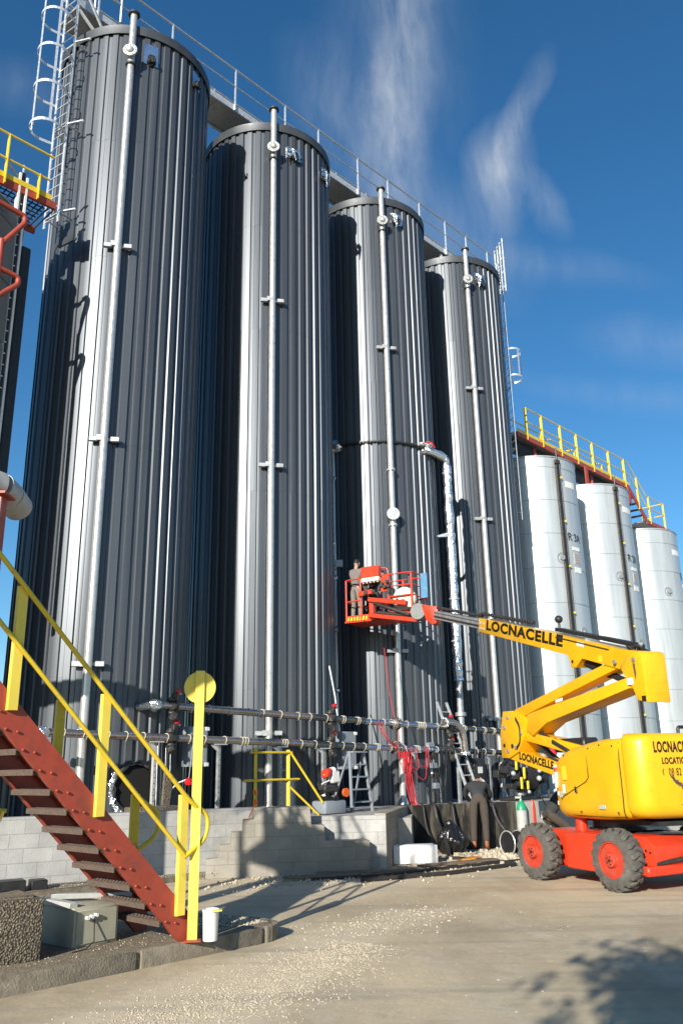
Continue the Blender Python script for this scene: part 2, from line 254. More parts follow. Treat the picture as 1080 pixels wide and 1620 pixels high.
# ------------------------------------------------------------------ mesh helpers
class MB:
    def __init__(s): s.bm = bmesh.new()
    def box(s, c, size, X=(1, 0, 0), Y=None, Z=(0, 0, 1), bev=0.0, seg=1):
        X = Vector(X).normalized(); Z = Vector(Z).normalized()
        Y = Vector(Y).normalized() if Y is not None else Z.cross(X).normalized()
        m = Matrix.Identity(4)
        for i in range(3): m[i][0] = X[i] * size[0]; m[i][1] = Y[i] * size[1]; m[i][2] = Z[i] * size[2]; m[i][3] = c[i]
        r = bmesh.ops.create_cube(s.bm, size=1.0, matrix=m)
        if bev:
            es = list({e for v in r['verts'] for e in v.link_edges})
            bmesh.ops.bevel(s.bm, geom=es, offset=bev, segments=seg, affect='EDGES', profile=.5)
        return s
    def bar(s, a, b, w, h, up=(0, 0, 1), bev=0.0):
        a = Vector(a); b = Vector(b); X = (b - a); L = X.length; X.normalize()
        up = Vector(up)
        if abs(X.dot(up)) > .98: up = Vector((1, 0, 0)) if abs(X.x) < .9 else Vector((0, 1, 0))
        Y = up.cross(X).normalized(); Z = X.cross(Y)
        return s.box((a + b) / 2, (L, w, h), X, Y, Z, bev)
    def tube(s, pts, r, n=8, caps=True, closed=False):
        pts = [Vector(p) for p in pts]; rs = r if isinstance(r, (list, tuple)) else [r] * len(pts)
        rings = []; N = len(pts); prev = None
        for i, p in enumerate(pts):
            if closed: t = (pts[(i + 1) % N] - pts[i - 1]).normalized()
            else: t = (pts[min(i + 1, N - 1)] - pts[max(i - 1, 0)]).normalized()
            if prev is None:
                a = Vector((0, 0, 1)) if abs(t.z) < .9 else Vector((1, 0, 0)); x = a.cross(t).normalized()
            else: x = (prev - t * prev.dot(t)).normalized()
            prev = x; y = t.cross(x)
            rings.append([s.bm.verts.new(p + (x * math.cos(2 * math.pi * k / n) + y * math.sin(2 * math.pi * k / n)) * rs[i]) for k in range(n)])
        for i in range(N if closed else N - 1):
            A = rings[i]; B = rings[(i + 1) % N]
            for k in range(n): s.bm.faces.new((A[k], A[(k + 1) % n], B[(k + 1) % n], B[k]))
        if caps and not closed:
            s.bm.faces.new(rings[0][::-1]); s.bm.faces.new(rings[-1])
        return s
    def cyl(s, a, b, r, n=16): return s.tube([a, b], r, n)
    def lathe(s, o, axis, prof, n=24, closed=False):
        # prof: (distance along axis, radius)
        o = Vector(o); t = Vector(axis).normalized(); a = Vector((0, 0, 1)) if abs(t.z) < .9 else Vector((1, 0, 0)); x = a.cross(t).normalized(); y = t.cross(x)
        rings = [[s.bm.verts.new(o + t * d + (x * math.cos(2 * math.pi * k / n) + y * math.sin(2 * math.pi * k / n)) * max(r, 1e-4)) for k in range(n)] for d, r in prof]
        for i in range(len(rings) if closed else len(rings) - 1):
            A = rings[i]; B = rings[(i + 1) % len(rings)]
            for k in range(n): s.bm.faces.new((A[k], A[(k + 1) % n], B[(k + 1) % n], B[k]))
        if not closed: s.bm.faces.new(rings[0][::-1]); s.bm.faces.new(rings[-1])
        return s
    def prism(s, poly, o, X, Y, t0, t1, bev=0.0):
        # polygon in (X, Y) swept along X x Y from t0 to t1
        X = Vector(X); Y = Vector(Y); N = X.cross(Y).normalized(); o = Vector(o)
        A = [s.bm.verts.new(o + X * p[0] + Y * p[1] + N * t0) for p in poly]; B = [s.bm.verts.new(o + X * p[0] + Y * p[1] + N * t1) for p in poly]
        k = len(poly); fs = [s.bm.faces.new(A[::-1]), s.bm.faces.new(B)]
        for i in range(k): fs.append(s.bm.faces.new((A[i], A[(i + 1) % k], B[(i + 1) % k], B[i])))
        if bev:
            es = list({e for v in A + B for e in v.link_edges})
            bmesh.ops.bevel(s.bm, geom=es, offset=bev, segments=2, affect='EDGES', profile=.5)
        return s
    def ball(s, c, r, sub=2, sc=(1, 1, 1), jit=0.0):
        m = Matrix.Translation(Vector(c)) @ Matrix.Diagonal((r * sc[0], r * sc[1], r * sc[2], 1))
        res = bmesh.ops.create_icosphere(s.bm, subdivisions=sub, radius=1, matrix=m)
        if jit:
            for v in res['verts']: v.co += Vector((random.uniform(-1, 1), random.uniform(-1, 1), random.uniform(-1, 1))) * jit
        return s
    def loft(s, rings, cap=True):
        V = [[s.bm.verts.new(p) for p in r] for r in rings]; n = len(V[0])
        for i in range(len(V) - 1):
            for k in range(n): s.bm.faces.new((V[i][k], V[i][(k + 1) % n], V[i + 1][(k + 1) % n], V[i + 1][k]))
        if cap: s.bm.faces.new(V[0][::-1]); s.bm.faces.new(V[-1])
        return s
    def obj(s, name, m, parent=None, loc=None, smooth=True, angle=38, bevel=0.0):
        me = bpy.data.meshes.new(name); bmesh.ops.recalc_face_normals(s.bm, faces=s.bm.faces[:])
        if loc is not None: bmesh.ops.translate(s.bm, verts=s.bm.verts[:], vec=-Vector(loc))
        s.bm.to_mesh(me); s.bm.free()
        me.materials.append(MT[m] if isinstance(m, str) else m)
        o = bpy.data.objects.new(name, me); COL.objects.link(o)
        if smooth and len(me.polygons):
            me.polygons.foreach_set('use_smooth', [True] * len(me.polygons)); me.set_sharp_from_angle(angle=R_(angle))
        if loc is not None: o.location = loc
        if parent is not None: par(o, parent)
        if bevel:
            bv = o.modifiers.new('edge', 'BEVEL'); bv.width = bevel; bv.segments = 2; bv.limit_method = 'ANGLE'; bv.angle_limit = R_(40)
        return o
WORLD = {}
def wpos(o):
    v = Vector(o.location); p = o.parent
    while p is not None: v = v + Vector(p.location); p = p.parent
    return v
def par(o, parent):
    pw = wpos(parent); o.location = Vector(o.location) - pw; o.parent = parent
def tag(o, label, cat, group=None, kind=None):
    if label: o['label'] = label
    if cat: o['category'] = cat
    if group: o['group'] = group
    if kind: o['kind'] = kind
    return o
def thing(name, loc, label, cat, group=None):
    o = bpy.data.objects.new(name, None); COL.objects.link(o); o.location = loc; o.empty_display_size = .2
    return tag(o, label, cat, group)
def struct(o): o['kind'] = 'structure'; return o
def lab(o, text): o['label'] = text; return o
def copy_part(src, parent, off=(0, 0, 0)):
    c = src.copy(); COL.objects.link(c); c.parent = parent; c.location = Vector(src.location) + Vector(off); return c
def arc(c, r, a0, a1, n, X, Y):
    X = Vector(X); Y = Vector(Y); c = Vector(c)
    return [c + X * r * math.cos(a0 + (a1 - a0) * i / n) + Y * r * math.sin(a0 + (a1 - a0) * i / n) for i in range(n + 1)]
def fillet(pts, r=.1, n=5):
    pts = [Vector(p) for p in pts]; out = [pts[0]]
    for i in range(1, len(pts) - 1):
        a, b, c = pts[i - 1], pts[i], pts[i + 1]; d = min(r, (a - b).length * .45, (c - b).length * .45)
        p = b + (a - b).normalized() * d; q = b + (c - b).normalized() * d
        for k in range(n + 1):
            t = k / n; out.append(p * (1 - t) ** 2 + b * 2 * t * (1 - t) + q * t * t)
    out.append(pts[-1]); return out
def text_obj(txt, size, m, name='lettering', weight=.02, xs=1.0, depth=.0015, space=1.0):
    cu = bpy.data.curves.new('text', 'FONT'); cu.body = txt; cu.size = size; cu.offset = weight * size; cu.extrude = depth; cu.align_x = 'LEFT'; cu.space_character = space; cu.resolution_u = 4
    to = bpy.data.objects.new('text', cu); COL.objects.link(to); bpy.context.view_layer.update()
    me = bpy.data.meshes.new_from_object(to.evaluated_get(bpy.context.evaluated_depsgraph_get()))
    bpy.data.objects.remove(to); bpy.data.curves.remove(cu)
    for v in me.vertices: v.co.x *= xs
    me.materials.clear(); me.materials.append(MT[m]); me.name = name
    o = bpy.data.objects.new(name, me); COL.objects.link(o); return o
def fit_text(o, x0, x1, z0, z1):
    # scale lettering to a box of its surface
    xsv = [v.co.x for v in o.data.vertices]; ys = [v.co.y for v in o.data.vertices]
    ax, bx, ay, by = min(xsv), max(xsv), min(ys), max(ys)
    for v in o.data.vertices:
        v.co.x = x0 + (v.co.x - ax) / (bx - ax) * (x1 - x0); v.co.y = z0 + (v.co.y - ay) / (by - ay) * (z1 - z0)
def place_mesh(o, fn, parent):
    for v in o.data.vertices: v.co = fn(v.co)
    if parent is not None:
        pw = wpos(parent)
        for v in o.data.vertices: v.co -= pw
        o.parent = parent

# site axes: the silo row, its front-facing normal, and the row origin
ROW = Vector((.68998, .72383, 0)); NRM = Vector((.72383, -.68998, 0)); UP = Vector((0, 0, 1))
def C_(i): return Vector((-5.0825, 17.3965, 0)) + ROW * (4.44132 * i)
def site(s, off, z): return Vector((-5.0825, 17.3965, 0)) + ROW * s + NRM * off + UP * z
def azdir(deg): return Vector((math.sin(R_(deg)), math.cos(R_(deg)), 0))
# ================================================================== SETTING
g = MB()
bmesh.ops.create_grid(g.bm, x_segments=8, y_segments=8, size=1500)
struct(g.obj('ground', 'ground'))
# raised service slab the silos stand on
SLAB = 0.74
sl = MB(); pl = [(-14.5, 9.3), (-5.2, 13.4), (-2.36, 15.0), (-.62, 15.72), (1.2, 16.6), (1.42, 18.85), (4.7, 20.25), (19, 31.5), (26, 44), (16, 52), (-24, 20)]
sl.prism(pl, (0, 0, 0), (1, 0, 0), (0, 1, 0), -.2, SLAB)
struct(sl.obj('silo_slab', 'concrete'))
# stepped-up strip along the foot of the left wall
st = MB(); st.prism([(-14.2, 2.9), (-4.45, 12.35), (-2.4, 14.3), (-1.7, 14.55), (-1.72, 15.25), (-2.4, 15.2), (-5.3, 13.35), (-14.6, 8.9)], (0, 0, 0), (1, 0, 0), (0, 1, 0), -.1, .10, .012)
struct(st.obj('kerb_strip', 'kerb'))

# ================================================================== DARK SILOS
RS, ZT = 1.8, 18.62
NR = 46
def ribbed(zs, seed, r0=RS):
    rnd = random.Random(seed); b = bmesh.new(); tone = b.faces.layers.float.new('tone')
    prof = [(0.0, 0), (.25, .001), (.50, 0), (.585, -.036), (.75, -.0365), (.915, -.036), (1.0, 0)]
    nz = len(zs); base_t = [rnd.gauss(0, .0024) for _ in range(NR * 6)]; tilt = [[v_ + rnd.gauss(0, .0005) for v_ in base_t] for _ in zs]; sheet = [rnd.uniform(.92, 1.08) for _ in range(NR)]
    for k in range(len(zs) - 1):
        # each tier of sheets laps 4 mm over the one below
        dr = .0025 * k
        A, B = [], []
        for i in range(NR):
            for j, (f, d) in enumerate(prof[:-1]):
                a = 2 * math.pi * (i + f) / NR + k * .0008
                q = i * 6 + j
                for L, z, tl in ((A, zs[k], tilt[k][q]), (B, zs[k + 1] + (.03 if k < len(zs) - 2 else 0), tilt[k][q] + rnd.gauss(0, .0004))):
                    r = r0 + d + dr + tl
                    L.append(b.verts.new((r * math.sin(a), r * math.cos(a), z)))
        n = len(A)
        for q in range(n): b.faces.new((A[q], A[(q + 1) % n], B[(q + 1) % n], B[q]))[tone] = sheet[(q // 6) // 4]
    m = MB(); m.bm.free(); m.bm = b; return m
PHI = 169.3
def crumple(w, h, n=7, amp=.02, seed=1):
    rnd = random.Random(seed); b = MB(); V = {}
    for i in range(n + 1):
        for j in range(n + 1):
            e = (i in (0, n)) or (j in (0, n))
            V[i, j] = b.bm.verts.new(((i / n - .5) * w + rnd.uniform(-1, 1) * amp * .8, rnd.uniform(-.3, 1) * amp, (j / n - .5) * h + rnd.uniform(-1, 1) * amp * .8))
    for i in range(n):
        for j in range(n): b.bm.faces.new((V[i, j], V[i + 1, j], V[i + 1, j + 1], V[i, j + 1]))
    return b
def flange(b, c, axis, r, th=.03, bolts=8):
    axis = Vector(axis).normalized(); c = Vector(c)
    b.lathe(c - axis * th / 2, axis, [(0, r * .98), (0, r), (th, r), (th, r * .98)], 20)
    x = Vector((0, 0, 1)).cross(axis); x = x.normalized() if x.length > .1 else Vector((1, 0, 0)); y = axis.cross(x)
    for k in range(bolts):
        a = 2 * math.pi * k / bolts; p = c + (x * math.cos(a) + y * math.sin(a)) * r * .8
        b.cyl(p - axis * (th * .5 + .018), p + axis * (th * .5 + .018), .013, 6)
def make_silo(i, label, ptop, valve, brackets, openings, extra=()):
    c = C_(i); t = thing('storage_silo', (c.x, c.y, SLAB), label, 'silo', 'dark ribbed silos in a row')
    cl_ = ribbed([SLAB, 3.35, 8.0, 12.35, 15.4, ZT - .16], 11 + i); bmesh.ops.translate(cl_.bm, verts=cl_.bm.verts[:], vec=c)
    # hatches lie on uncut sheets; black patches paint in their shaded depth
    cl_.obj('cladding', 'cladding', t, angle=14)
    rm = MB(); rm.lathe((c.x, c.y, ZT - .36), (0, 0, 1), [(.17, RS + .03), (.17, RS + .052), (.34, RS + .054), (.41, RS + .064), (.43, RS + .045), (.43, RS - .35), (.37, RS - .35), (.37, RS + .03)], 120, closed=True)
    rm.obj('roof_rim', 'rim', t, angle=30)
    rd = MB(); rd.lathe((c.x, c.y, ZT), (0, 0, 1), [(-.01, RS - .3), (.0, RS - .3), (.10, .3), (.12, .05)], 48); rd.obj('roof', 'rim', t)
    p = c + azdir(PHI) * (RS + .13)
    vp = MB(); vp.tube([(p.x, p.y, SLAB + .02), (p.x, p.y, SLAB + .18)], [.15, .095], 20); vp.tube([(p.x, p.y, SLAB + .15), (p.x, p.y, ptop)], .082, 20)
    pipe = vp.obj('vent_pipe', 'stainless', t)
    for z, rr in ((ptop, .135), (valve - .30, .12)):
        f = MB(); flange(f, (p.x, p.y, z), (0, 0, 1), rr, .04); f.obj('flange', 'dark_steel', pipe)
    d = azdir(PHI + 8); q = p + Vector((0, 0, valve)); v = MB()
    v.cyl(q, q + d * .14, .085, 16); flange(v, q + d * .15, d, .165, .035, 12); v.ball(q + d * .14, .10, 2); v.obj('blind_flange', 'stainless', pipe)
    tz = Vector((0, 0, 1)); tx = tz.cross(azdir(PHI))
    for z in brackets:
        b = MB(); q = p + tz * z
        b.box(q - azdir(PHI) * .035 - tx * .21, (.17, .09, .10), tx, azdir(PHI), tz, .008); b.box(q - azdir(PHI) * .035 + tx * .21, (.17, .09, .10), tx, azdir(PHI), tz, .008)
        b.box(q + azdir(PHI) * .07 - tx * .07, (.15, .025, .12), tx, azdir(PHI), tz, .004); b.bar(q - azdir(PHI) * .02 - tx * .13, q + azdir(PHI) * .07 - tx * .1, .02, .1); b.box(q - azdir(PHI) * .06, (.6, .03, .06), tx, azdir(PHI), tz)
        b.obj('pipe_bracket', 'galv_dull', pipe)
    for k, (a, z, w, h, kind) in enumerate(openings):
        n = azdir(a); x = tz.cross(n); o = c + n * (RS + .018) + tz * z
        X, N = x, n
        def put(bb, off=0): 
            for v_ in bb.bm.verts: v_.co = o + X * v_.co.x + N * (v_.co.y + off) + tz * v_.co.z
            return bb
        fo = put(crumple(w, h, 6, .012 if kind != 'torn' else .030, 5 * i + k)).obj('inspection_opening', 'mirror_foil', t, angle=20)
        dk = MB(); dk.prism([(-w * .30, -h * .45), (w * .33, -h * .42), (w * .30, -h * .18), (w * .1, -h * .02), (-w * .2, -h * .06)], o + N * .03, x, tz, -.03, .012); dk.obj('hole', 'hole', fo)
        nz_ = MB(); nz_.cyl(o - tz * h * .3 + N * .0, o - tz * h * .3 + N * .10, w * .2, 14); flange(nz_, o - tz * h * .3 + N * .10, N, w * .30, .02, 6); nz_.obj('nozzle', 'dark_steel', fo)
        if kind == 'torn':
            rnd = random.Random(i * 7 + k); fl = MB()
            for s_ in range(3):
                x0 = rnd.uniform(-.5, .5) * w; ln = rnd.uniform(.15, .42)
                fl.tube([o + x * x0 + N * .05 + tz * h * .3, o + x * (x0 + rnd.uniform(-.1, .12)) + N * .14, o + x * (x0 + rnd.uniform(-.1, .12)) + N * .11 - tz * ln], [.05, .04, .012], 5)
            fl.obj('loose_foil', 'foil', fo, angle=15)
    return t, p
silo1, _ = make_silo(0, 'leftmost and nearest dark ribbed silo, caged ladder up its left side', 18.92, 17.71, [12.54, 8.04, 3.57], [(155.3, 17.94, .34, .60, 'neat'), (114, 18.04, .30, .46, 'neat')])
silo2, _ = make_silo(1, 'second dark ribbed silo, plain pipe in front and torn foil hatches at its top', 19.05, 17.70, [13.09, 8.61, 2.40], [(151, 17.80, .40, .36, 'torn'), (112, 17.80, .36, .42, 'torn')])
silo3, p3 = make_silo(2, 'third dark ribbed silo, black clamp ring at half height behind the orange work basket', 18.91, 17.68, [13.41, 4.56], [(153.8, 18.0, .42, .40, 'torn')])
silo4, _ = make_silo(3, 'rightmost dark ribbed silo, next to the pale smooth tanks', 18.88, 17.62, [13.58, 9.07, 2.95], [(152.5, 17.86, .46, .42, 'torn')])
# silo 3: clamp ring, second flange and valve half way down
c3 = C_(2); cr_ = MB(); cr_.tube([c3 + azdir(a * 3) * (RS + .035) + UP * 10.48 for a in range(120)], .028, 8, closed=True)
for a in range(0, 120): cr_.box(c3 + azdir(a * 3) * (RS + .05) + UP * 10.48, (.025, .05, .085), azdir(a * 3 + 90), azdir(a * 3), UP)
cr_.obj('clamp_ring', 'black', silo3)
for z_ in (9.59, 7.98): f = MB(); flange(f, (p3.x, p3.y, z_), (0, 0, 1), .125, .05); f.obj('pipe_flange', 'stainless', silo3)
d = azdir(PHI + 8); q = Vector((p3.x, p3.y, 8.27)); v = MB(); v.cyl(q, q + d * .14, .085, 16); flange(v, q + d * .15, d, .175, .035, 12); v.obj('pipe_valve', 'stainless', silo3)
# silo 1: round manhole with frayed insulation at the base
c1 = C_(0); n = azdir(139); x = UP.cross(n); o = c1 + n * (RS + .02) + UP * 1.36
mh = MB(); mh.lathe(o - n * .05, n, [(0, .40), (.0, .45), (.10, .47), (.16, .44), (.16, .40), (.02, .40)], 36, closed=True)
rnd = random.Random(3)
for v_ in mh.bm.verts: v_.co += Vector((rnd.uniform(-1, 1), rnd.uniform(-1, 1), rnd.uniform(-1, 1))) * .022
mho = mh.obj('manhole', 'dark_steel', silo1, angle=15)
fr_ = MB()
for k in range(14):
    a_ = R_(150 + 7 * k); fr_.ball(o + (x * math.cos(a_) + UP * math.sin(a_)) * -.47 * -1 + n * .06, rnd.uniform(.03, .06), 1, (1, 1, 1.3), .018)
fr_.obj('frayed_foil', 'foil', mho, angle=12)
mk = MB(); mk.cyl(o - n * .1, o + n * .05, .40, 32); mk.obj('hole', 'hole', mho)

# ---------------------------------------------------------------- foil-wrapped riser pipe beside silo 3
c = C_(2) + azdir(100) * 2.15; b0 = C_(2) + azdir(132) * 1.86
t = thing('foil_wrapped_pipe', (c.x, c.y, SLAB), 'silver foil-wrapped riser pipe standing between the third and fourth dark silos', 'pipe')
rnd = random.Random(8); pts = fillet([b0 + UP * 10.45, c + UP * 10.5, c + UP * 3.9], .3, 6); dense = []
for a, b_ in zip(pts[:-1], pts[1:]):
    k = max(1, int((b_ - a).length / .12)); dense += [a.lerp(b_, j / k) for j in range(k)]
dense.append(pts[-1])
m = MB(); m.tube([p + Vector((rnd.uniform(-1, 1), rnd.uniform(-1, 1), 0)) * .012 for p in dense], [.125 + rnd.uniform(-.016, .016) for _ in dense], 12); m.obj('foil_jacket', 'foil', t, angle=12)
m = MB(); m.tube([c + UP * 3.95, c + UP * 2.5], .09, 12); m.tube([c + UP * 3.05, c + UP * 2.95], .15, 12); m.obj('bare_pipe', 'galv_dull', t)
rg = MB(); m = rg; q = b0 + UP * 10.45
for k in range(7): m.ball(q + Vector((rnd.uniform(-.18, .18), rnd.uniform(-.1, .05), rnd.uniform(-.16, .2))), rnd.uniform(.06, .12), 1, jit=.03)
m.obj('nozzle_wrap', 'foil', t, angle=12)
m = MB(); m.tube([q + Vector((.05, -.12, .16)), q + Vector((.2, -.16, .14)), q + Vector((.3, -.1, .0))], .022, 6); m.obj('red_lead', 'red_hose', t)
m = MB(); m.prism([(0, 0), (.46, .16), (.46, .02), (.1, -.02)], c + UP * 8.0 - Vector((.5, .2, 0)), (1, .3, 0), (0, 0, 1), -.06, .06); m.obj('pipe_support', 'galv', t)
for z in (10.0, 8.1, 6.2, 5.0): copy = MB().tube([c + UP * (z - .02), c + UP * (z + .02)], .145, 12).obj('pipe_band', 'galv', t)

# ---------------------------------------------------------------- tape-hung conduit in the gap between silos 2 and 3
c = C_(2) + azdir(219) * 1.98
t = thing('cable_conduit', (c.x, c.y, SLAB), 'thin pale cable conduit hung with foil scraps between the second and third dark silos', 'conduit')
pts = [c + UP * (2.4 + .3 * k) + Vector((rnd.uniform(-.012, .012), 0, 0)) for k in range(28)]
MB().tube(pts, .032, 8).obj('conduit', 'galv', t)
for z in (10.4, 9.5, 8.6, 7.6, 7.2, 6.9, 6.6, 5.2, 3.6): 
    m = MB(); m.ball(c + UP * z + Vector((rnd.uniform(-.04, .04), -.05, 0)), rnd.uniform(.035, .075), 1, (1, 1, 1.3), jit=.02); m.obj('foil_scrap', 'foil', t, angle=10)
m = MB(); m.box(c + UP * 7.0 + Vector((.1, -.06, 0)), (.22, .12, .2), bev=.01); m.obj('junction_box', 'galv_dull', t)
m = MB(); m.ball(c + UP * 10.42 + Vector((.06, -.08, 0)), .17, 2, jit=.05); m.obj('foil_bundle', 'foil', t, angle=10)

# ================================================================== ROOFTOP WALKWAY AND CAGED LADDERS
t = thing('rooftop_walkway', site(-1.6, 0, ZT), 'galvanised walkway with rails linking the tops of the dark silos', 'walkway')
m = MB()
for s0, s1 in ((-2.0, 2.22), (2.23, 6.66), (6.67, 11.10), (11.11, 15.3)):
    m.box(site((s0 + s1) / 2, 0, 19.46), (s1 - s0, .86, .05), ROW, NRM, UP)
m.obj('deck', 'galv_dull', t)
for sgn in (1, -1):
    m = MB(); m.bar(site(-2.0, .455 * sgn, 19.50), site(15.3, .455 * sgn, 19.50), .05, .20); m.obj('toe_plate', 'galv', t)
m = MB()
for i in range(4):
    for s_ in (-.9, .9):
        for of in (-.36, .36): m.bar(site(i * 4.44132 + s_, of, ZT - .05), site(i * 4.44132 + s_, of, 19.44), .09, .09)
m.obj('deck_supports', 'galv_dull', t); bpy.data.objects['deck_supports'].name = 'deck_support'
for of in (.5, -.5):
    for z, r in ((20.80, .026), (20.22, .018)):
        MB().tube([site(-1.9, of, z), site(15.6, of, z)], r, 8).obj('rail', 'galv_dull', t)
    first = None
    for s_ in (-1.5, .65, 2.8, 4.7, 6.1, 7.9, 9.4, 11.1, 12.6, 13.9, 15.3):
        if of < 0 and s_ > 14: continue
        if first is None: first = MB().bar(site(s_, of, 19.4), site(s_, of, 20.82), .05, .03, up=ROW).obj('stanchion', 'galv', t); s00 = s_
        else: copy_part(first, t, ROW * (s_ - s00))
def caged_ladder(name, base, out, z0, z1, cz0, cz1, label, depth=.72, hoop_step=1.05, lean=0):
    # base: wall-side point of the ladder, out: direction away from the silo
    sd_ = UP.cross(out).normalized(); t = thing(name, (base.x, base.y, z0), label, 'ladder')
    for s_ in (-.23, .23): MB().bar(base + sd_ * s_ + UP * z0, base + sd_ * s_ + UP * z1, .065, .028, up=out).obj('stile', 'galv', t)
    k = 0; first = None; n = int((z1 - z0) / .28)
    for k in range(n):
        z = z0 + .15 + .28 * k
        if first is None: first = MB().cyl(base - sd_ * .22 + UP * z, base + sd_ * .22 + UP * z, .014, 8).obj('rung', 'galv', t); zz = z
        else: copy_part(first, t, UP * (z - zz))
    cc = base + out * (depth - .36); first = None; z = cz0; zs = []
    while z <= cz1 + .01: zs.append(z); z += hoop_step
    def hoop(z):
        m = MB(); pts = [base + sd_ * .25] + arc(cc, .36, -.35, math.pi + .35, 18, sd_, out) + [base - sd_ * .25]
        for a, b_ in zip(pts[:-1], pts[1:]): m.bar(a + UP * z, b_ + UP * z, .007, .07)
        return m.obj('cage_hoop', 'galv', t)
    for z in zs:
        if first is None: first = hoop(z); zz = z
        else: copy_part(first, t, UP * (z - zz))
    for a in (25, 90, 155):
        p = cc + (sd_ * math.cos(R_(a)) + out * math.sin(R_(a))) * .352; MB().bar(p + UP * cz0, p + UP * zs[-1], .055, .010, up=(p - cc).normalized()).obj('cage_bar', 'galv', t)
    z = z0 + .25
    while z < z1 - .6:
        m = MB()
        for s_ in (-.23, .23): m.bar(base + sd_ * s_ + UP * z, base + sd_ * s_ * 1.05 - out * .36 + UP * z, .05, .01)
        m.bar(base - sd_ * .25 - out * .02 + UP * z, base + sd_ * .25 - out * .02 + UP * z, .04, .02)
        m.bar(base + sd_ * .23 + UP * z, base + sd_ * .62 - out * .12 + UP * (z - .02), .05, .03); m.ball(base + sd_ * .62 - out * .12 + UP * (z - .02), .035, 1)
        m.obj('wall_bracket', 'galv', t); z += 2.35
    return t, sd_
d = azdir(213.5); lt, lsd = caged_ladder('caged_ladder', C_(0) + d * (RS + .34), d, 13.15, 20.9, 15.45, 20.6, 'caged steel ladder climbing the left side of the nearest dark silo')
# landing at the ladder head
bq = C_(0) + d * (RS + .34); m = MB()
m.prism([(-.5, -.7), (.55, -.7), (.55, .25), (-.5, .25)], bq - d * .3, lsd, d, 19.36, 19.42); m.obj('landing_plate', 'galv_dull', lt)
for p0, p1 in (((.55, -.7), (.55, .25)), ((-.5, -.7), (-.5, .25))):
    a = bq - d * .3 + lsd * p0[0] + d * p0[1]; b_ = bq - d * .3 + lsd * p1[0] + d * p1[1]; m = MB()
    for p in (a, b_): m.bar(p + UP * 19.4, p + UP * 20.9, .04, .04)
    for z in (19.95, 20.45, 20.88): m.bar(a + UP * z, b_ + UP * z, .03, .03)
    m.obj('guard_rail', 'galv', lt)
m = MB(); m.bar(bq + lsd * .55 + UP * 19.35, bq + lsd * .52 - d * .7 + UP * 18.55, .05, .05); m.bar(bq + lsd * .25 - d * .02 + UP * 19.1, bq + lsd * .4 - d * .5 + UP * 18.6, .05, .05); m.obj('landing_brace', 'galv', lt)
# hinged flap hung below the ladder foot
m = MB(); m.prism([(-.05, 0), (.42, 0), (.42, -.52), (-.05, -.52)], bq + lsd * .42 + d * .0 + UP * 12.95, lsd, UP, -.02, .02); m.obj('ladder_gate', 'rim', lt)
d = azdir(80); caged_ladder('caged_ladder', C_(3) + d * (RS + .2), d, 9.6, 19.9, 15.0, 17.0, 'caged steel ladder climbing the right side of the rightmost dark silo', .55)
bq = C_(3) + azdir(80) * (RS + .25); t = thing('ladder_guard', (bq.x, bq.y, 18.6), 'small galvanised guard frame at the top right corner of the rightmost dark silo', 'guard rail')
sdx = UP.cross(azdir(80)); m = MB()
for a in (-.4, -.13, .13, .4): m.bar(bq + sdx * a + UP * 18.35, bq + sdx * a + UP * 20.6, .06, .04)
m.obj('upright', 'galv', t); m = MB()
for z in (18.6, 19.2, 19.8, 20.5): m.bar(bq - sdx * .42 + UP * z, bq + sdx * .42 + UP * z, .05, .03)
m.obj('crossbar', 'galv', t)

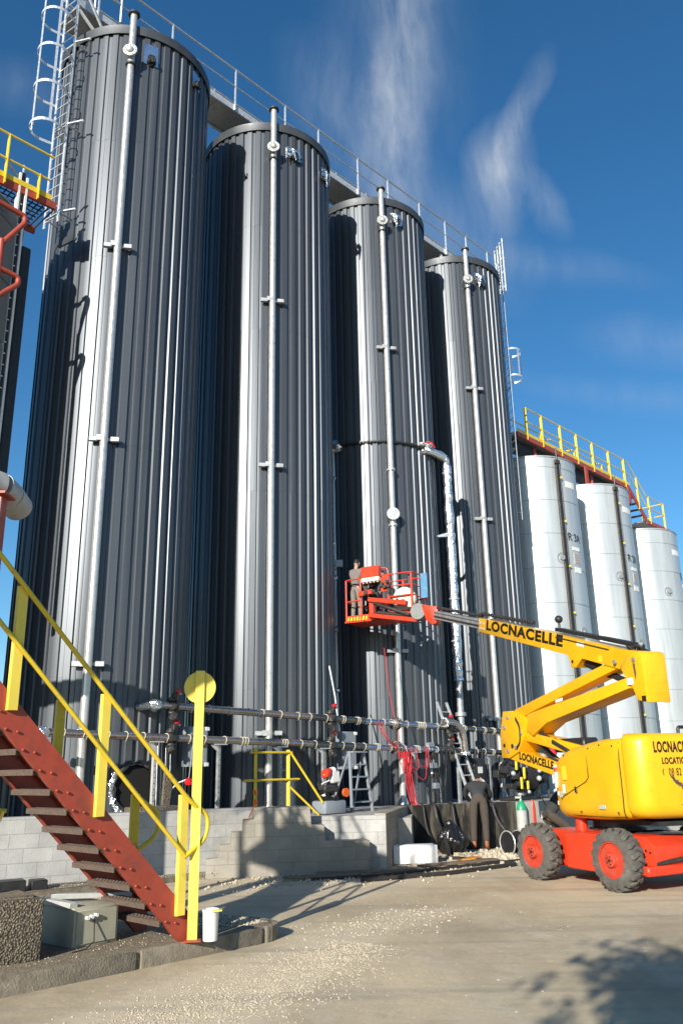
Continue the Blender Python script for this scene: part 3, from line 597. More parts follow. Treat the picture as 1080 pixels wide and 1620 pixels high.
# ================================================================== PALE TANKS ON THE RIGHT, OLD TANK ON THE LEFT
RT = 1.75
def make_tank(i, top, label, m_, gauge=None, txt=None, group='pale smooth tanks in a row'):
    c = C_(i); t = thing('storage_tank', (c.x, c.y, SLAB), label, 'tank', group)
    b = MB(); prof = [(SLAB, RT)]; z = SLAB
    while z + 1.25 < top - .4:
        z += 1.25; prof += [(z - .016, RT), (z - .008, RT - .018), (z + .008, RT - .018), (z + .016, RT + .004)]
    prof += [(top - .02, RT), (top, RT - .02)]
    b.lathe((c.x, c.y, 0), (0, 0, 1), prof + [(top + .04, .3), (top + .045, .02)], 96); b.obj('shell', m_, t, angle=20)
    b = MB(); b.lathe((c.x, c.y, top - .07), (0, 0, 1), [(0, RT), (0, RT + .025), (.035, RT + .025), (.035, RT)], 96, closed=True); b.obj('top_ring', 'galv_dull', t)
    for a in range(18):
        az = 100 + a * 20 + (i * 7) % 20
    if gauge:
        a, z1, z0 = gauge; n = azdir(a); x = UP.cross(n); p = c + n * (RT + .06)
        gm = MB(); gm.box(p + UP * ((z0 + z1) / 2), (.10, .06, z1 - z0), x, n, UP); go = gm.obj('level_gauge', 'black', t)
        gm = MB(); gm.tube([p + x * .10 + UP * z0, p + x * .10 + UP * (z1 + .1)], .020, 8); gm.tube([p - x * .12 + UP * z0, p - x * .12 + UP * z1], .014, 8); gm.obj('gauge_pipe', 'dark_steel', go)
        z = z0 + .8
        while z < z1:
            gm = MB(); gm.box(p + x * .10 + n * .02 + UP * z, (.06, .06, .07), x, n, UP); gm.obj('sensor', 'sticker_yellow', go); z += 1.65
        gm = MB(); gm.box(p + UP * z1, (.22, .12, .16), x, n, UP, .02); gm.tube([p + UP * z1, p + UP * (z1 + .55)], .03, 8); gm.obj('gauge_head', 'dark_steel', go)
    for a, z, r in ((161.5, 8.6, .20), (137, 6.0, .20)):
        n = azdir(a); p = c + n * RT + UP * z; mm = MB(); mm.lathe(p - n * .02, n, [(0, r * .7), (0, r), (.035, r), (.035, r * .7)], 24, closed=True); mm.cyl(p - n * .02, p + n * .08, r * .45, 16); mm.obj('side_hatch', 'galv_dull', t)
    n = azdir(136); x = UP.cross(n)
    mm = MB()
    for k in range(9):
        aa = 129 + k * 1.9 if i == 4 else 122 + k * 2.5
        mm.box(c + azdir(aa) * (RT + .008) + UP * (11.42 if i < 6 else 10.4), (.09, .006, .24), UP.cross(azdir(aa)), azdir(aa), UP)
    if m_ == 'tank': mm.obj('name_plate', 'white', t)
    else: mm.bm.free()
    if txt:
        a, z, hgt, word = txt
        lo = text_obj(word, 1, 'letter_black', 'lettering', .01); fit_text(lo, -.36, .36, -hgt / 2, hgt / 2)
        def wrap(v_):
            an = R_(a) - v_.x / (RT + .01); return c + Vector((math.sin(an), math.cos(an), 0)) * (RT + .008 + v_.z) + UP * (z + v_.y)
        place_mesh(lo, wrap, t)
        for k, (dz, hh, ww, ml) in enumerate(((-.42, .13, .42, 'white'), (-.78, .42, .32, 'grey_paint'), (-1.2, .2, .38, 'white'))):
            mm = MB(); n = azdir(a); mm.box(c + n * (RT + .006) + UP * (z + dz), (ww, .016, hh), UP.cross(n), n, UP); po = mm.obj('notice_plate', ml, t)
            if k == 1:
                mm = MB()
                for q in range(4): mm.box(c + n * (RT + .018) + UP * (z + dz + .14 - .095 * q), (.26, .006, .05), UP.cross(n), n, UP)
                mm.obj('printed_rows', 'print', po); bpy.data.objects['printed_rows'].name = 'printing'
    return t
make_tank(4, 12.45, 'pale smooth tank marked R3A, directly right of the dark silos', 'tank', (157.0, 12.2, .9), (137.5, 9.42, .30, 'R 3A'))
make_tank(5, 12.42, 'pale smooth tank marked R2, behind the yellow boom', 'tank', (154.6, 12.2, .9), (132, 9.4, .30, 'R 2A'))
make_tank(6, 11.42, 'rightmost and lowest pale smooth tank, cut by the right edge of the photo', 'tank', None, (115, 9.4, .30, 'R 1A'))
make_tank(-1, 12.45, 'old grey tank at the left edge below the yellow railed platform', 'tank_old', None, None, None)

# ---------------------------------------------------------------- red platform with yellow rails over the pale tanks
t = thing('tank_platform', site(16.5, 0, 12.5), 'red steel gangway with yellow rails above the pale tanks', 'gangway')
m = MB(); m.box(site(20.9, .05, 13.52), (9.2, .95, .04), ROW, NRM, UP); m.obj('deck', 'galv_dull', t)
for of in (.55, -.45): MB().bar(site(16.3, of, 13.44), site(25.5, of, 13.44), .07, .18).obj('side_beam', 'red', t)
MB().bar(site(16.3, .59, 13.60), site(25.5, .59, 13.60), .012, .12).obj('toe_board', 'yellow', t)
first = None
for s_ in (17.0, 18.13, 19.55, 20.85, 22.2, 23.65, 25.1):
    if first is None: first = MB().bar(site(s_, .57, 13.38), site(s_, .57, 14.70), .10, .02, up=ROW).obj('post', 'yellow', t); s00 = s_
    else: copy_part(first, t, ROW * (s_ - s00))
for s_ in (17.0, 19.8, 22.6, 25.1): MB().bar(site(s_, -.45, 13.5), site(s_, -.45, 14.70), .06, .02, up=ROW).obj('post', 'yellow', t)
for of in (.57, -.45):
    for z in (14.70, 14.12): MB().tube([site(17.0, of, z), site(25.1, of, z)], .024, 8).obj('rail', 'yellow', t)
for s_ in (18.9, 20.6, 22.9): MB().bar(site(s_, .5, 13.95), site(s_ + .1, -.4, 14.1), .04, .04).obj('cross_rail', 'yellow', t)
for s_, l in ((17.9, .75), (22.4, .75)): MB().bar(site(s_, .3, 12.5), site(s_, .3, 13.4), .12, .10).obj('leg', 'red', t)
for s_ in (21.3, 25.15): MB().box(site(s_, .66, 12.98), (.24, .06, .78), ROW, NRM, UP, .01).obj('hanger_plate', 'red', t)
m = MB(); m.bar(site(16.4, .05, 13.2), site(25.4, .05, 13.2), .5, .3); m.obj('pipe_tray', 'black', t)
# steps down to the lower deck
for of in (.55, -.45):
    MB().bar(site(25.4, of, 13.45), site(26.9, of, 12.25), .05, .22).obj('stringer', 'red', t)
    for dz in (0, -.55): MB().tube([site(25.1, of + .02, 14.70 + dz), site(25.6, of + .02, 14.62 + dz), site(27.1, of + .02, 13.42 + dz)], .024, 8).obj('rail', 'yellow', t)
    MB().bar(site(26.25, of + .02, 12.6), site(26.25, of + .02, 14.12), .08, .02, up=ROW).obj('post', 'yellow', t)
for k in range(5): MB().box(site(25.6 + .27 * k, .05, 13.3 - .22 * k), (.24, .9, .03), ROW, NRM, UP).obj('tread', 'dark_steel', t)
m = MB(); m.box(site(28.2, .05, 12.22), (2.4, .95, .04), ROW, NRM, UP); m.obj('lower_deck', 'galv_dull', t)
for of in (.55, -.45): MB().bar(site(26.9, of, 12.14), site(29.5, of, 12.14), .07, .18).obj('side_beam', 'red', t)
for s_ in (27.3, 28.9):
    for of in (.57, -.45): MB().bar(site(s_, of, 12.1), site(s_, of, 13.42), .08, .02, up=ROW).obj('post', 'yellow', t)
for z in (13.42, 12.85):
    MB().tube([site(27.1, .57, z), site(28.9, .57, z), site(28.9, -.45, z)], .024, 8).obj('rail', 'yellow', t)
MB().bar(site(27.9, .3, 11.5), site(27.9, .3, 12.1), .1, .1).obj('leg', 'red', t)

# ---------------------------------------------------------------- old tank's platform, gauge board and red guard on the left
t = thing('side_platform', site(-3.6, .9, 12.6), 'red and yellow railed platform beside the old tank at upper left', 'platform')
for of, z in ((1.2, 13.02), (.3, 12.9)): MB().bar(site(-7.5, of, z), site(-2.42, of, z), .07, .16).obj('side_beam', 'red', t)
MB().bar(site(-7.5, 1.24, 13.16), site(-2.55, 1.24, 13.16), .012, .12).obj('toe_board', 'yellow', t)
m = MB()
for k in range(46): m.bar(site(-7.4 + .11 * k, 1.16, 12.93), site(-7.4 + .11 * k, .33, 12.93), .012, .05)
for k in range(6): m.bar(site(-7.4, .45 + .13 * k, 12.93), site(-2.6, .45 + .13 * k, 12.93), .008, .03)
m.obj('grating', 'dark_steel', t)
for s_ in (-6.7, -5.1, -3.55, -2.85): MB().bar(site(s_, 1.26, 12.95), site(s_, 1.26, 14.12 if s_ < -3 else 13.55), .10, .02, up=ROW).obj('post', 'yellow', t)
for z, e in ((14.12, -2.58), (13.53, -2.63)): MB().tube([site(-7.4, 1.27, z), site(e, 1.27, z)], .024, 8).obj('rail', 'yellow', t)
MB().bar(site(-3.5, 1.25, 13.45), site(-2.95, .6, 13.7), .03, .03).obj('cross_rail', 'yellow', t)
t = thing('gauge_board', site(-3.1, 1.5, 6), 'tall narrow black gauge board in a white frame beside the old tank', 'gauge')
a = site(-3.15, 1.16, 0); m = MB(); m.box(a + UP * 7.2, (.07, .10, 12.5), ROW, NRM, UP); m.obj('scale_board', 'black', t)
for s_ in (-.075, .075): MB().box(a + ROW * s_ + NRM * .02 + UP * (7.2 if s_ < 0 else 7.15), (.042, .12, 12.4), ROW, NRM, UP).obj('frame', 'white', t)
m = MB(); m.box(a + ROW * .22 + UP * 6.2, (.2, .1, 11.2), ROW, NRM, UP, .03); m.obj('back_rail', 'black', t)
m = MB(); comb_ = [(0, 1.3), (.008, 1.3)]
for k in range(48):
    z_ = 1.4 + .24 * k; w_ = .05 if k % 5 else .066; comb_ += [(.008, z_), (w_, z_), (w_, z_ + .022), (.008, z_ + .022)]
comb_ += [(.008, 13.2), (0, 13.2)]
m.prism([(x_ - .03, z_) for x_, z_ in comb_], a + NRM * .056, ROW, UP, -.002, .002); m.obj('scale_mark', 'white', t)
m = MB(); m.cyl(a + UP * 13.42, a + UP * 13.65, .03, 8); m.obj('finial', 'galv', t)
t = thing('red_guard_frame', site(-4, 2.0, 9), 'bent red tube guard in front of the old tank at the left edge', 'guard rail')
for zt, zb in ((12.10, 11.30), (10.73, 10.14)):
    MB().tube(fillet([site(-6.2, 1.72, zt + .28), site(-3.25, 1.72, zt - .02), site(-3.24, 1.72, zt - .17), site(-3.62, 1.72, zb)], .12, 5), .052, 10).obj('bent_tube', 'red', t)
MB().tube([site(-3.64, 1.72, 11.36), site(-3.64, 1.72, 5.0)], .055, 10).obj('upright', 'red', t)
# ================================================================== WALLS AND STEPS ALONG THE SLAB
def uv_box(b):
    # block pattern runs in metres along each vertical face
    uvl = b.bm.loops.layers.uv.new('UVMap'); b.bm.normal_update()
    for f in b.bm.faces:
        n = f.normal
        if abs(n.z) > .7: X, Y = Vector((1, 0, 0)), Vector((0, 1, 0))
        else: X, Y = UP.cross(n).normalized(), UP
        for l in f.loops: l[uvl].uv = (l.vert.co.dot(X), l.vert.co.dot(Y))
    return b
def wall(name, p0, p1, z0, z1, m_, label, thick=.2):
    a = Vector((*p0, 0)); b_ = Vector((*p1, 0)); x = (b_ - a).normalized(); y = UP.cross(x)
    b = MB(); L = (b_ - a).length
    b.box((a + b_) / 2 + y * thick / 2 + UP * (z0 + z1) / 2, (L, thick, z1 - z0), x, y, UP, .006); uv_box(b)
    return tag(b.obj(name, m_), label, 'wall')
wall('block_wall', (-13.8, 7.98), (-1.45, 14.95), -.1, 1.04, 'block', 'long pale grey block wall running behind the red staircase')
wall('block_wall', (-1.43, 14.97), (.66, 15.16), -.1, .87, 'block', 'low grey block wall set back behind the block steps')
wall('block_wall', (.664, 15.16), (1.235, 17.84), -.1, .90, 'block_bare', 'short pale wall section turning back from the block steps to the black-stained wall')
wall('stained_wall', (1.24, 17.86), (3.62, 18.96), -.1, .895, 'stained', 'concrete wall streaked black with tar where the bent-over worker stands')
wall('pale_wall', (3.63, 18.97), (12.5, 24.4), -.1, .88, 'concrete', 'pale concrete wall beyond the gas cylinder and the lift')
P0 = Vector((-2.26, 14.33, 0)); X_ = Vector((2.70, .52, 0)).normalized()
b = MB(); b.prism([(0, -.1), (2.68, -.1), (2.68, .50), (1.92, .50), (1.92, .76), (1.69, .76), (1.69, 1.045), (.77, 1.045), (.77, .87), (.585, .87), (.585, .69), (.40, .69), (.40, .50), (.215, .50), (.215, .30), (0, .30)], P0, X_, UP, -.55, 0, .010)
uv_box(b); tag(b.obj('block_steps', 'block_bare'), 'stepped concrete block stair climbing right to the top of the wall', 'steps')

# ================================================================== TRAFFIC ISLAND WITH THE STAIRCASE
A0 = Vector((-.62, 9.42, 0)); isl = []
def ip(s, o): return A0 - ROW * s - NRM * o
front = [ip(9, 0), ip(.32, 0)]; tipc = ip(.32, .32)
isl = [ip(9, 0)] + [tipc + ROW * .32 * math.sin(R_(a)) + NRM * .32 * math.cos(R_(a)) for a in range(0, 91, 10)] + [ip(.25, 1.2), ip(.5, 1.5), ip(9, 1.5)]
isl = [Vector(p) for p in isl]
b = MB(); b.prism([(p.x, p.y) for p in isl], (0, 0, 0), (1, 0, 0), (0, 1, 0), -.1, .145, .018)
o = struct(b.obj('island', 'soil'))
kb = MB(); outer = isl[:-1]; rnd = random.Random(4)
for a, b_ in zip(outer[:-1], outer[1:]):
    L = (b_ - a).length; k = max(1, round(L / 1.35)); d = (b_ - a).normalized(); y = UP.cross(d)
    for j in range(k):
        p = a.lerp(b_, j / k); q = a.lerp(b_, (j + 1) / k - .006)
        kb.box((p + q) / 2 + y * .008 + UP * .022, ((q - p).length, .07, .25 + rnd.uniform(-.006, .006)), d, y, UP, .010, 2)
o = struct(kb.obj('kerb', 'kerb'))

# ---------------------------------------------------------------- red steel staircase
SO = Vector((-1.47, 8.58, 0)); SD = -ROW
def sp(L, z, off=0.0): return SO + SD * L + NRM * off + UP * z
t = thing('steel_staircase', (SO.x, SO.y, .15), 'red steel staircase with yellow handrails rising out of the photo at left', 'staircase')
LM = 4.3
for off, nm in ((-.012, 'near'), (-.762, 'far')):
    b = MB(); b.prism([(-.02, .148), (.13, .148), (LM, LM + .02), (LM, LM + .34), (-.02, .33)], SO + NRM * off, SD, UP, -.007, .007)
    st_ = b.obj('stringer', 'red', t)
    b = MB()
    for a0, a1 in (((-.02, .32), (LM, LM + .335)), ((.13, .155), (LM, LM + .03))):
        b.bar(sp(a0[0], a0[1], off - .028 if nm == 'near' else off + .028), sp(a1[0], a1[1], off - .028 if nm == 'near' else off + .028), .05, .008)
    b.obj('stringer_flange', 'red', st_)
    if nm == 'near':
        b = MB()
        for k in range(22):
            z = .30 + .1675 * k
            for dl in (-.03, .075): b.ball(sp(z - .08 + dl, z + .02 + dl * .2, .006), .014, 1, (1, 1, 1))
        b.obj('rivet', 'red', st_)
first = None
for k in range(24):
    z = .335 + .1675 * k
    if first is None:
        m = MB(); c = sp(z - .075, z, -.385); m.box(c, (.17, .73, .012), SD, NRM, UP); m.box(c - SD * .085 - UP * .018, (.008, .73, .045), SD, NRM, UP); m.box(c + SD * .085 - UP * .018, (.008, .73, .045), SD, NRM, UP)
        first = m.obj('tread', 'tread', t)
        m = MB(); rnd = random.Random(2)
        for i in range(26):
            for j in range(7): m.box(c + SD * (-.066 + .022 * j) + NRM * (-.35 + .028 * i) + UP * .008, (.020, .006, .005), (SD + NRM * (1 if (i + j) % 2 else -1)), None, UP)
        chq = m.obj('chequer_pattern', 'tread', first)
    else:
        c_ = copy_part(first, t, (SD + UP) * (.1675 * k)); copy_part(chq, c_)
for off in (.03, -.80):
    for k, L in enumerate((.15, 1.055, 1.94, 2.84, 3.74)):
        b = MB(); zb = L + (.22 if k else .22); b.box(sp(L, (zb + L + 1.28) / 2, off), (.088, .014, L + 1.28 - zb), SD, NRM, UP, .003)
        b.box(sp(L + .04, (zb + L + 1.28) / 2, off - .02), (.010, .04, L + 1.28 - zb), SD, NRM, UP)
        b.obj('handrail_post', 'yellow_sunlit' if off > 0 else 'yellow', t)  # near posts take the sunlit yellow, shaded far posts the darker rail yellow
    MB().tube(fillet([sp(LM + 1.5, LM + 1.28, off + .025), sp(LM, LM + 1.28, off + .025), sp(.10, 1.36, off + .025), sp(-.12, 1.24, off + .025), sp(-.10, 1.02, off + .025), sp(.14, .88, off + .025)], .10, 6), .0215, 10).obj('handrail', 'yellow', t)
    MB().tube([sp(LM + 1.5, LM + .76, off + .025), sp(LM, LM + .76, off + .025), sp(.14, .88, off + .025)], .0195, 10).obj('mid_rail', 'yellow', t)
# unseen landing the stair climbs to, widened and shifted for the shade it casts
b = MB(); b.box(sp(LM + 1.0, LM + .24, .80), (2.0, 2.3, .05), SD, NRM, UP); b.obj('landing', 'tread', t)
for dl in (.05, 1.95):
    for of in (.25, -.30): MB().bar(sp(LM + dl, 0, of), sp(LM + dl, LM + .2, of), .12, .12).obj('column', 'red', t)
for of in (1.9, -.34):
    for dl in (.05, 1.0, 1.95): MB().bar(sp(LM + dl, LM + .2, of), sp(LM + dl, LM + 1.3, of), .08, .02, up=SD).obj('landing_post', 'yellow', t)
    for z in (.76, 1.3): MB().tube([sp(LM, LM + z, of), sp(LM + 2, LM + z, of)], .022, 8).obj('landing_rail', 'yellow', t)

# ---------------------------------------------------------------- yellow post with a disc
pc = Vector((-1.452, 8.52, 0)); fx = Vector((.985, .172, 0)); fy = UP.cross(fx)
t = thing('marker_post', (pc.x, pc.y, .145), 'pale yellow steel post topped by a round yellow disc at the stair foot', 'post')
b = MB(); b.box(pc + UP * 1.38, (.092, .010, 2.47), fx, fy, UP, .002); b.box(pc + fx * .041 + fy * .03 + UP * 1.38, (.010, .06, 2.47), fx, fy, UP); b.obj('post', 'yellow_sunlit', t)
b = MB(); b.lathe(pc + fy * .028 + UP * 2.452, fy, [(0, .152), (0, .157), (.012, .157), (.012, .152)], 48); b.obj('disc', 'yellow_sunlit', t)
b = MB(); b.box(pc + UP * .15, (.16, .14, .012), fx, fy, UP); b.obj('base_plate', 'red', t)
# white pail by the kerb
t = thing('white_pail', (-1.29, 8.56, .14), 'dirty white plastic pail on the kerb beside the yellow post', 'pail')
b = MB(); b.lathe((-1.29, 8.56, .14), UP, [(0, .066), (.245, .076), (.25, .080), (.268, .080), (.268, .072), (.05, .064)], 28); b.obj('bucket', 'white', t)
b = MB(); b.box((-1.22, 8.50, .402), (.09, .05, .016), fx, None, UP, .004); b.obj('lid_tab', 'yellow_sunlit', t)

# ---------------------------------------------------------------- planter, cabinet, battens
pk = Vector((-2.60, 7.80, .13)); e1 = Vector((-.80, -.60, 0)).normalized(); e2 = Vector((-.60, .80, 0))
t = thing('planter', tuple(pk), 'exposed-aggregate concrete planter block in the lower left corner', 'planter')
b = MB(); w, d_, h_ = 1.5, .62, .50
b.prism([(0, 0), (w, 0), (w, d_), (0, d_)], pk, e1, e2, 0, h_, .014); b.obj('body', 'aggregate', t) if False else None
b2 = MB(); N_ = e1.cross(e2)
b2.box(pk + e1 * w / 2 + e2 * d_ / 2 + UP * h_ / 2, (w, d_, h_), e1, e2, UP, .02, 2); b2.obj('body', 'aggregate', t)
b2 = MB(); b2.box(pk + e1 * w / 2 + e2 * d_ / 2 + UP * (h_ + .006), (w - .14, d_ - .14, .03), e1, e2, UP, .01); b2.obj('soil_fill', 'soil', t)
b.bm.free()
ck = Vector((-2.47, 8.235, .145)); e1 = Vector((.30, .35, 0)).normalized(); e2 = Vector((-.76, .65, 0)).normalized()
t = thing('electrical_cabinet', tuple(ck), 'beige steel cabinet lying on the stony island beside the planter', 'cabinet')
b = MB(); b.box(ck + e1 * .235 + e2 * .29 + UP * .165, (.47, .58, .33), e1, e2, UP, .008, 2); b.obj('case', 'beige_box', t)
b = MB(); b.box(ck + e1 * .235 - e2 * .006 + UP * .165, (.42, .012, .285), e1, e2, UP, .005); b.obj('door', 'beige_box', t)
b = MB()
for k in range(3): b.cyl(ck + e1 * (.12 + .045 * k) - e2 * .012 + UP * (.24 + .008 * k), ck + e1 * (.12 + .045 * k) - e2 * .05 + UP * (.24 + .008 * k), .016, 10)
b.obj('gland', 'white', t)
b = MB(); b.tube([ck + e1 * .2 - e2 * .02 + UP * .22, ck + e1 * .17 - e2 * .08 + UP * .05, ck + e1 * .05 - e2 * .14 + UP * .01, ck - e1 * .1 - e2 * .16 + UP * .008], .005, 6); b.obj('wire', 'black', t)
o = ck + UP * .33
tag(MB().bar(o + e1 * .02 + e2 * .05 + UP * .02, o + e1 * .02 + e2 * .66 + UP * .025, .085, .05, bev=.004).obj('batten', 'grey_paint'), 'shorter pale batten lying along the left side of the beige cabinet', 'batten')
tag(MB().bar(o + e1 * .05 + e2 * .50 + UP * .06, o + e1 * .72 + e2 * .16 + UP * .03, .085, .045, bev=.004).obj('batten', 'grey_paint'), 'longer pale batten jutting past the right end of the beige cabinet', 'batten')
b = MB(); b.box((-4.72, 12.46, .17), (.5, .3, .15), (.87, .5, 0), None, UP, .01); b.box((-4.36, 12.72, .16), (.22, .26, .13), (.87, .5, 0), None, UP, .01)
tag(b.obj('black_crate', 'black'), 'low black plastic crates against the foot of the left block wall', 'crate')
# yellow rail end at the far left
t = thing('yellow_guard', (-4.6, 10.9, 0), 'slanted yellow guard rail end at the left edge before the block wall', 'guard rail')
MB().tube([(-6.6, 9.7, 1.34), (-4.62, 10.75, 1.26), (-4.24, 11.0, 1.21)], .026, 8).obj('rail', 'yellow', t)
MB().bar((-4.26, 10.98, 1.22), (-4.75, 10.95, 0), .09, .02).obj('brace', 'yellow_sunlit', t)
MB().bar((-6.4, 9.8, 0), (-6.4, 9.8, 1.34), .06, .06).obj('post', 'yellow', t)
b = MB(); b.tube(arc((-3.98, 13.56, .82), .12, R_(150), R_(395), 14, (.45, .25, 0), (0, 0, 1.9)), .010, 6); tag(b.obj('strap', 'black'), 'black strap hanging in a loop on the left block wall', 'strap')

# ---------------------------------------------------------------- red column with lagged pipe at the left edge
cc = Vector((-4.47, 10.5, 0)); t = thing('pipe_column', tuple(cc), 'red steel column carrying a fat grey lagged pipe at the left edge', 'column')
b = MB(); b.box(cc + UP * 2.58, (.012, .2, 5.16), (1, 0, 0), None, UP); b.box(cc + Vector((-.11,   .10, 2.58)), (.22, .014, 5.16)); b.box(cc + Vector((-.11, -  .10, 2.58)), (.22, .014, 5.16)); b.obj('beam', 'red', t)
MB().box(cc + UP * 5.185 + Vector((-.1, 0, 0)), (.36, .36, .03)).obj('cap_plate', 'red', t)
zc = 5.40; DX = -.36
b = MB(); b.tube([(-8.5, 9.9, zc), (-4.62 + DX, 10.42, zc)], .195, 28); lp = b.obj('pipe_run', 'lag', t)
pts = [Vector((-4.62, 10.42, zc)), Vector((-4.40, 10.50, zc)), Vector((-4.26, 10.68, zc - .02)), Vector((-4.22, 10.92, zc - .07)), Vector((-4.22, 11.25, zc - .14))]; pts = [p + Vector((DX, 0, 0)) for p in pts]
b = MB()
for p, q in zip(pts[:-1], pts[1:]): b.tube([p, q + (q - p) * .06], .198, 28)
b.obj('elbow', 'lag', t, angle=30)
b = MB()
for p in pts[:-1]: b.tube([p - Vector((.012, 0, 0)), p + Vector((.012, 0, 0))], .203, 28)
b.obj('jacket_seam', 'galv', t)

# ================================================================== MANIFOLD PIPES AND THINGS ON THE SLAB
OFF = 2.28
def up_z(s): return 2.82 - .0245 * s
def lo_z(s): return 2.245 - .0235 * s
def manifold(name, s0, zf, label, lead):
    t = thing(name, site(s0, OFF, SLAB), label, 'pipe', 'twin manifold pipes before the dark silos')
    segs = [(s0, 3.9, 'copper'), (3.9, 5.6, 'lag_dark'), (5.6, 8.3, 'lag_blue'), (8.3, 12.6, 'lag_dark')]
    for k, (a, b_, m_) in enumerate(segs):
        m = MB(); n = int((b_ - a) / .3); rnd = random.Random(k + 5)
        j = .004 if m_ != 'lag_blue' else .010
        m.tube([site(a + (b_ - a) * i / n, OFF + rnd.uniform(-j, j), zf(a + (b_ - a) * i / n) + rnd.uniform(-j, j)) for i in range(n + 1)], .072, 14); m.obj('lagging', m_, t)
    m = MB(); m.tube(fillet([site(s0 + .02, OFF, zf(s0)), site(s0 - .12, OFF, zf(s0)), site(s0 - .12, OFF - .5, zf(s0))], .1), .075, 12); m.ball(site(s0 - .08, OFF, zf(s0)), .125, 2, jit=.02); m.obj('end_elbow', 'foil', t, angle=14)
    # looped ties every few decimetres
    s = s0 + .3; rnd = random.Random(int(s0 * 10) + 90); first = None
    while s < 12.2:
        r = .078; c = site(s, OFF, zf(s))
        ri = MB(); ri.tube([c + (NRM * math.cos(a * .52) + UP * (math.sin(a * .52) * 1.12 - .1)) * r + ROW * .012 * math.sin(a) for a in range(12)], .0055, 5, closed=True)
        ri.obj('cable_tie', 'cream', t); s += rnd.choice((.07, .42, .5, .36))
    for s in (6.72,):
        m = MB()
        for ds in (-.05, .05): flange(m, site(s + ds, OFF, zf(s)), ROW, .155, .04, 8)
        m.obj('flange_pair', 'copper', t)
    for s in (.28, 4.50, 8.82):
        if s < s0: continue
        c = site(s, OFF, zf(s)); m = MB(); rnd = random.Random(int(s * 10))
        m.cyl(c - UP * .2, c + UP * .17, .06, 12); flange(m, c - UP * .12, UP, .10, .03, 6); flange(m, c + UP * .12, UP, .10, .03, 6); m.ball(c, .13, 2, (1.1, 1, .8), jit=.015); m.ball(c - UP * .2 + NRM * .05, .09, 2, jit=.02)
        m.box(c + UP * .2 + NRM * .06, (.08, .12, .10), ROW + UP * .5, None, UP, .01); vb = m.obj('valve', 'dark_steel', t, angle=20)
        m = MB(); m.box(c + UP * .27 + ROW * .07 + NRM * .05, (.10, .09, .085), ROW + UP * .4, None, UP, .015, 2); m.obj('valve_handle', 'red_handle', vb)
        m = MB(); m.cyl(c + UP * .25 + ROW * .11, c + UP * .23 + ROW * .15 + NRM * .06, .022, 8); m.obj('indicator', 'white', vb)
    return t
manifold('manifold_pipe', -.02, up_z, 'upper of the twin lagged pipes running in front of the dark silos', 0)
manifold('manifold_pipe', -2.2, lo_z, 'lower and longer of the twin lagged pipes in front of the dark silos', 1)
first = None
DESC = {-.05: 'leftmost pipe stand, rusty and perforated, beside the round manhole', 1.42: 'thin perforated pipe stand right of the yellow disc post', 3.02: 'grey pipe stand inside the yellow rails above the block steps', 4.3: 'pipe stand between the second dark silo and the wall box',
        7.45: 'pipe stand carrying the red hoses', 9.2: 'thick pipe stand under the bent steel pipe', 10.6: 'pipe stand behind the bent-over worker'}
for s, d in DESC.items():
    c = site(s, OFF, 0); zt = lo_z(s) - .08; t = thing('pipe_stand', (c.x, c.y, SLAB), d, 'pipe stand', 'pipe stands under the twin pipes')
    m = MB(); w = .085 if s in (9.2, 4.3) else .055
    m.box(c + UP * (SLAB + zt) / 2, (w, .006, zt - SLAB), ROW, NRM, UP); m.box(c + ROW * w / 2 - NRM * .03 + UP * (SLAB + zt) / 2, (.006, .06, zt - SLAB), ROW, NRM, UP); m.box(c - ROW * w / 2 - NRM * .03 + UP * (SLAB + zt) / 2, (.006, .06, zt - SLAB), ROW, NRM, UP); m.obj('upright', 'galv_dull' if s != -.05 else 'grey_paint', t)
    m = MB(); m.box(c + UP * zt - NRM * .0, (.30, .12, .02), ROW, NRM, UP); m.prism([(0, 0), (-.22, 0), (0, -.16)], c + UP * (zt - .01), ROW, UP, -.02, .0); m.obj('bracket', 'galv', t)
    m = MB()
    for k in range(12): m.cyl(c + NRM * .004 + UP * (SLAB + .1 + .1 * k), c + NRM * .0055 + UP * (SLAB + .1 + .1 * k), .011, 8)
    m.obj('slot', 'black', t)
# bent steel pipe and riser joint
t = thing('bent_pipe', site(8.95, OFF + .12, SLAB), 'bare steel pipe bending down over the lower manifold pipe', 'pipe')
m = MB(); m.tube(fillet([site(8.55, OFF + .06, 2.72), site(8.95, OFF + .16, 2.72), site(9.16, OFF + .22, 2.5), site(9.2, OFF + .22, 1.92)], .22, 7), .078, 14); m.obj('bend', 'copper', t)
m = MB(); flange(m, site(9.2, OFF + .22, 1.95), UP, .13, .05); flange(m, site(8.6, OFF + .07, 2.72), ROW, .13, .05); m.obj('flange', 'foil', t)
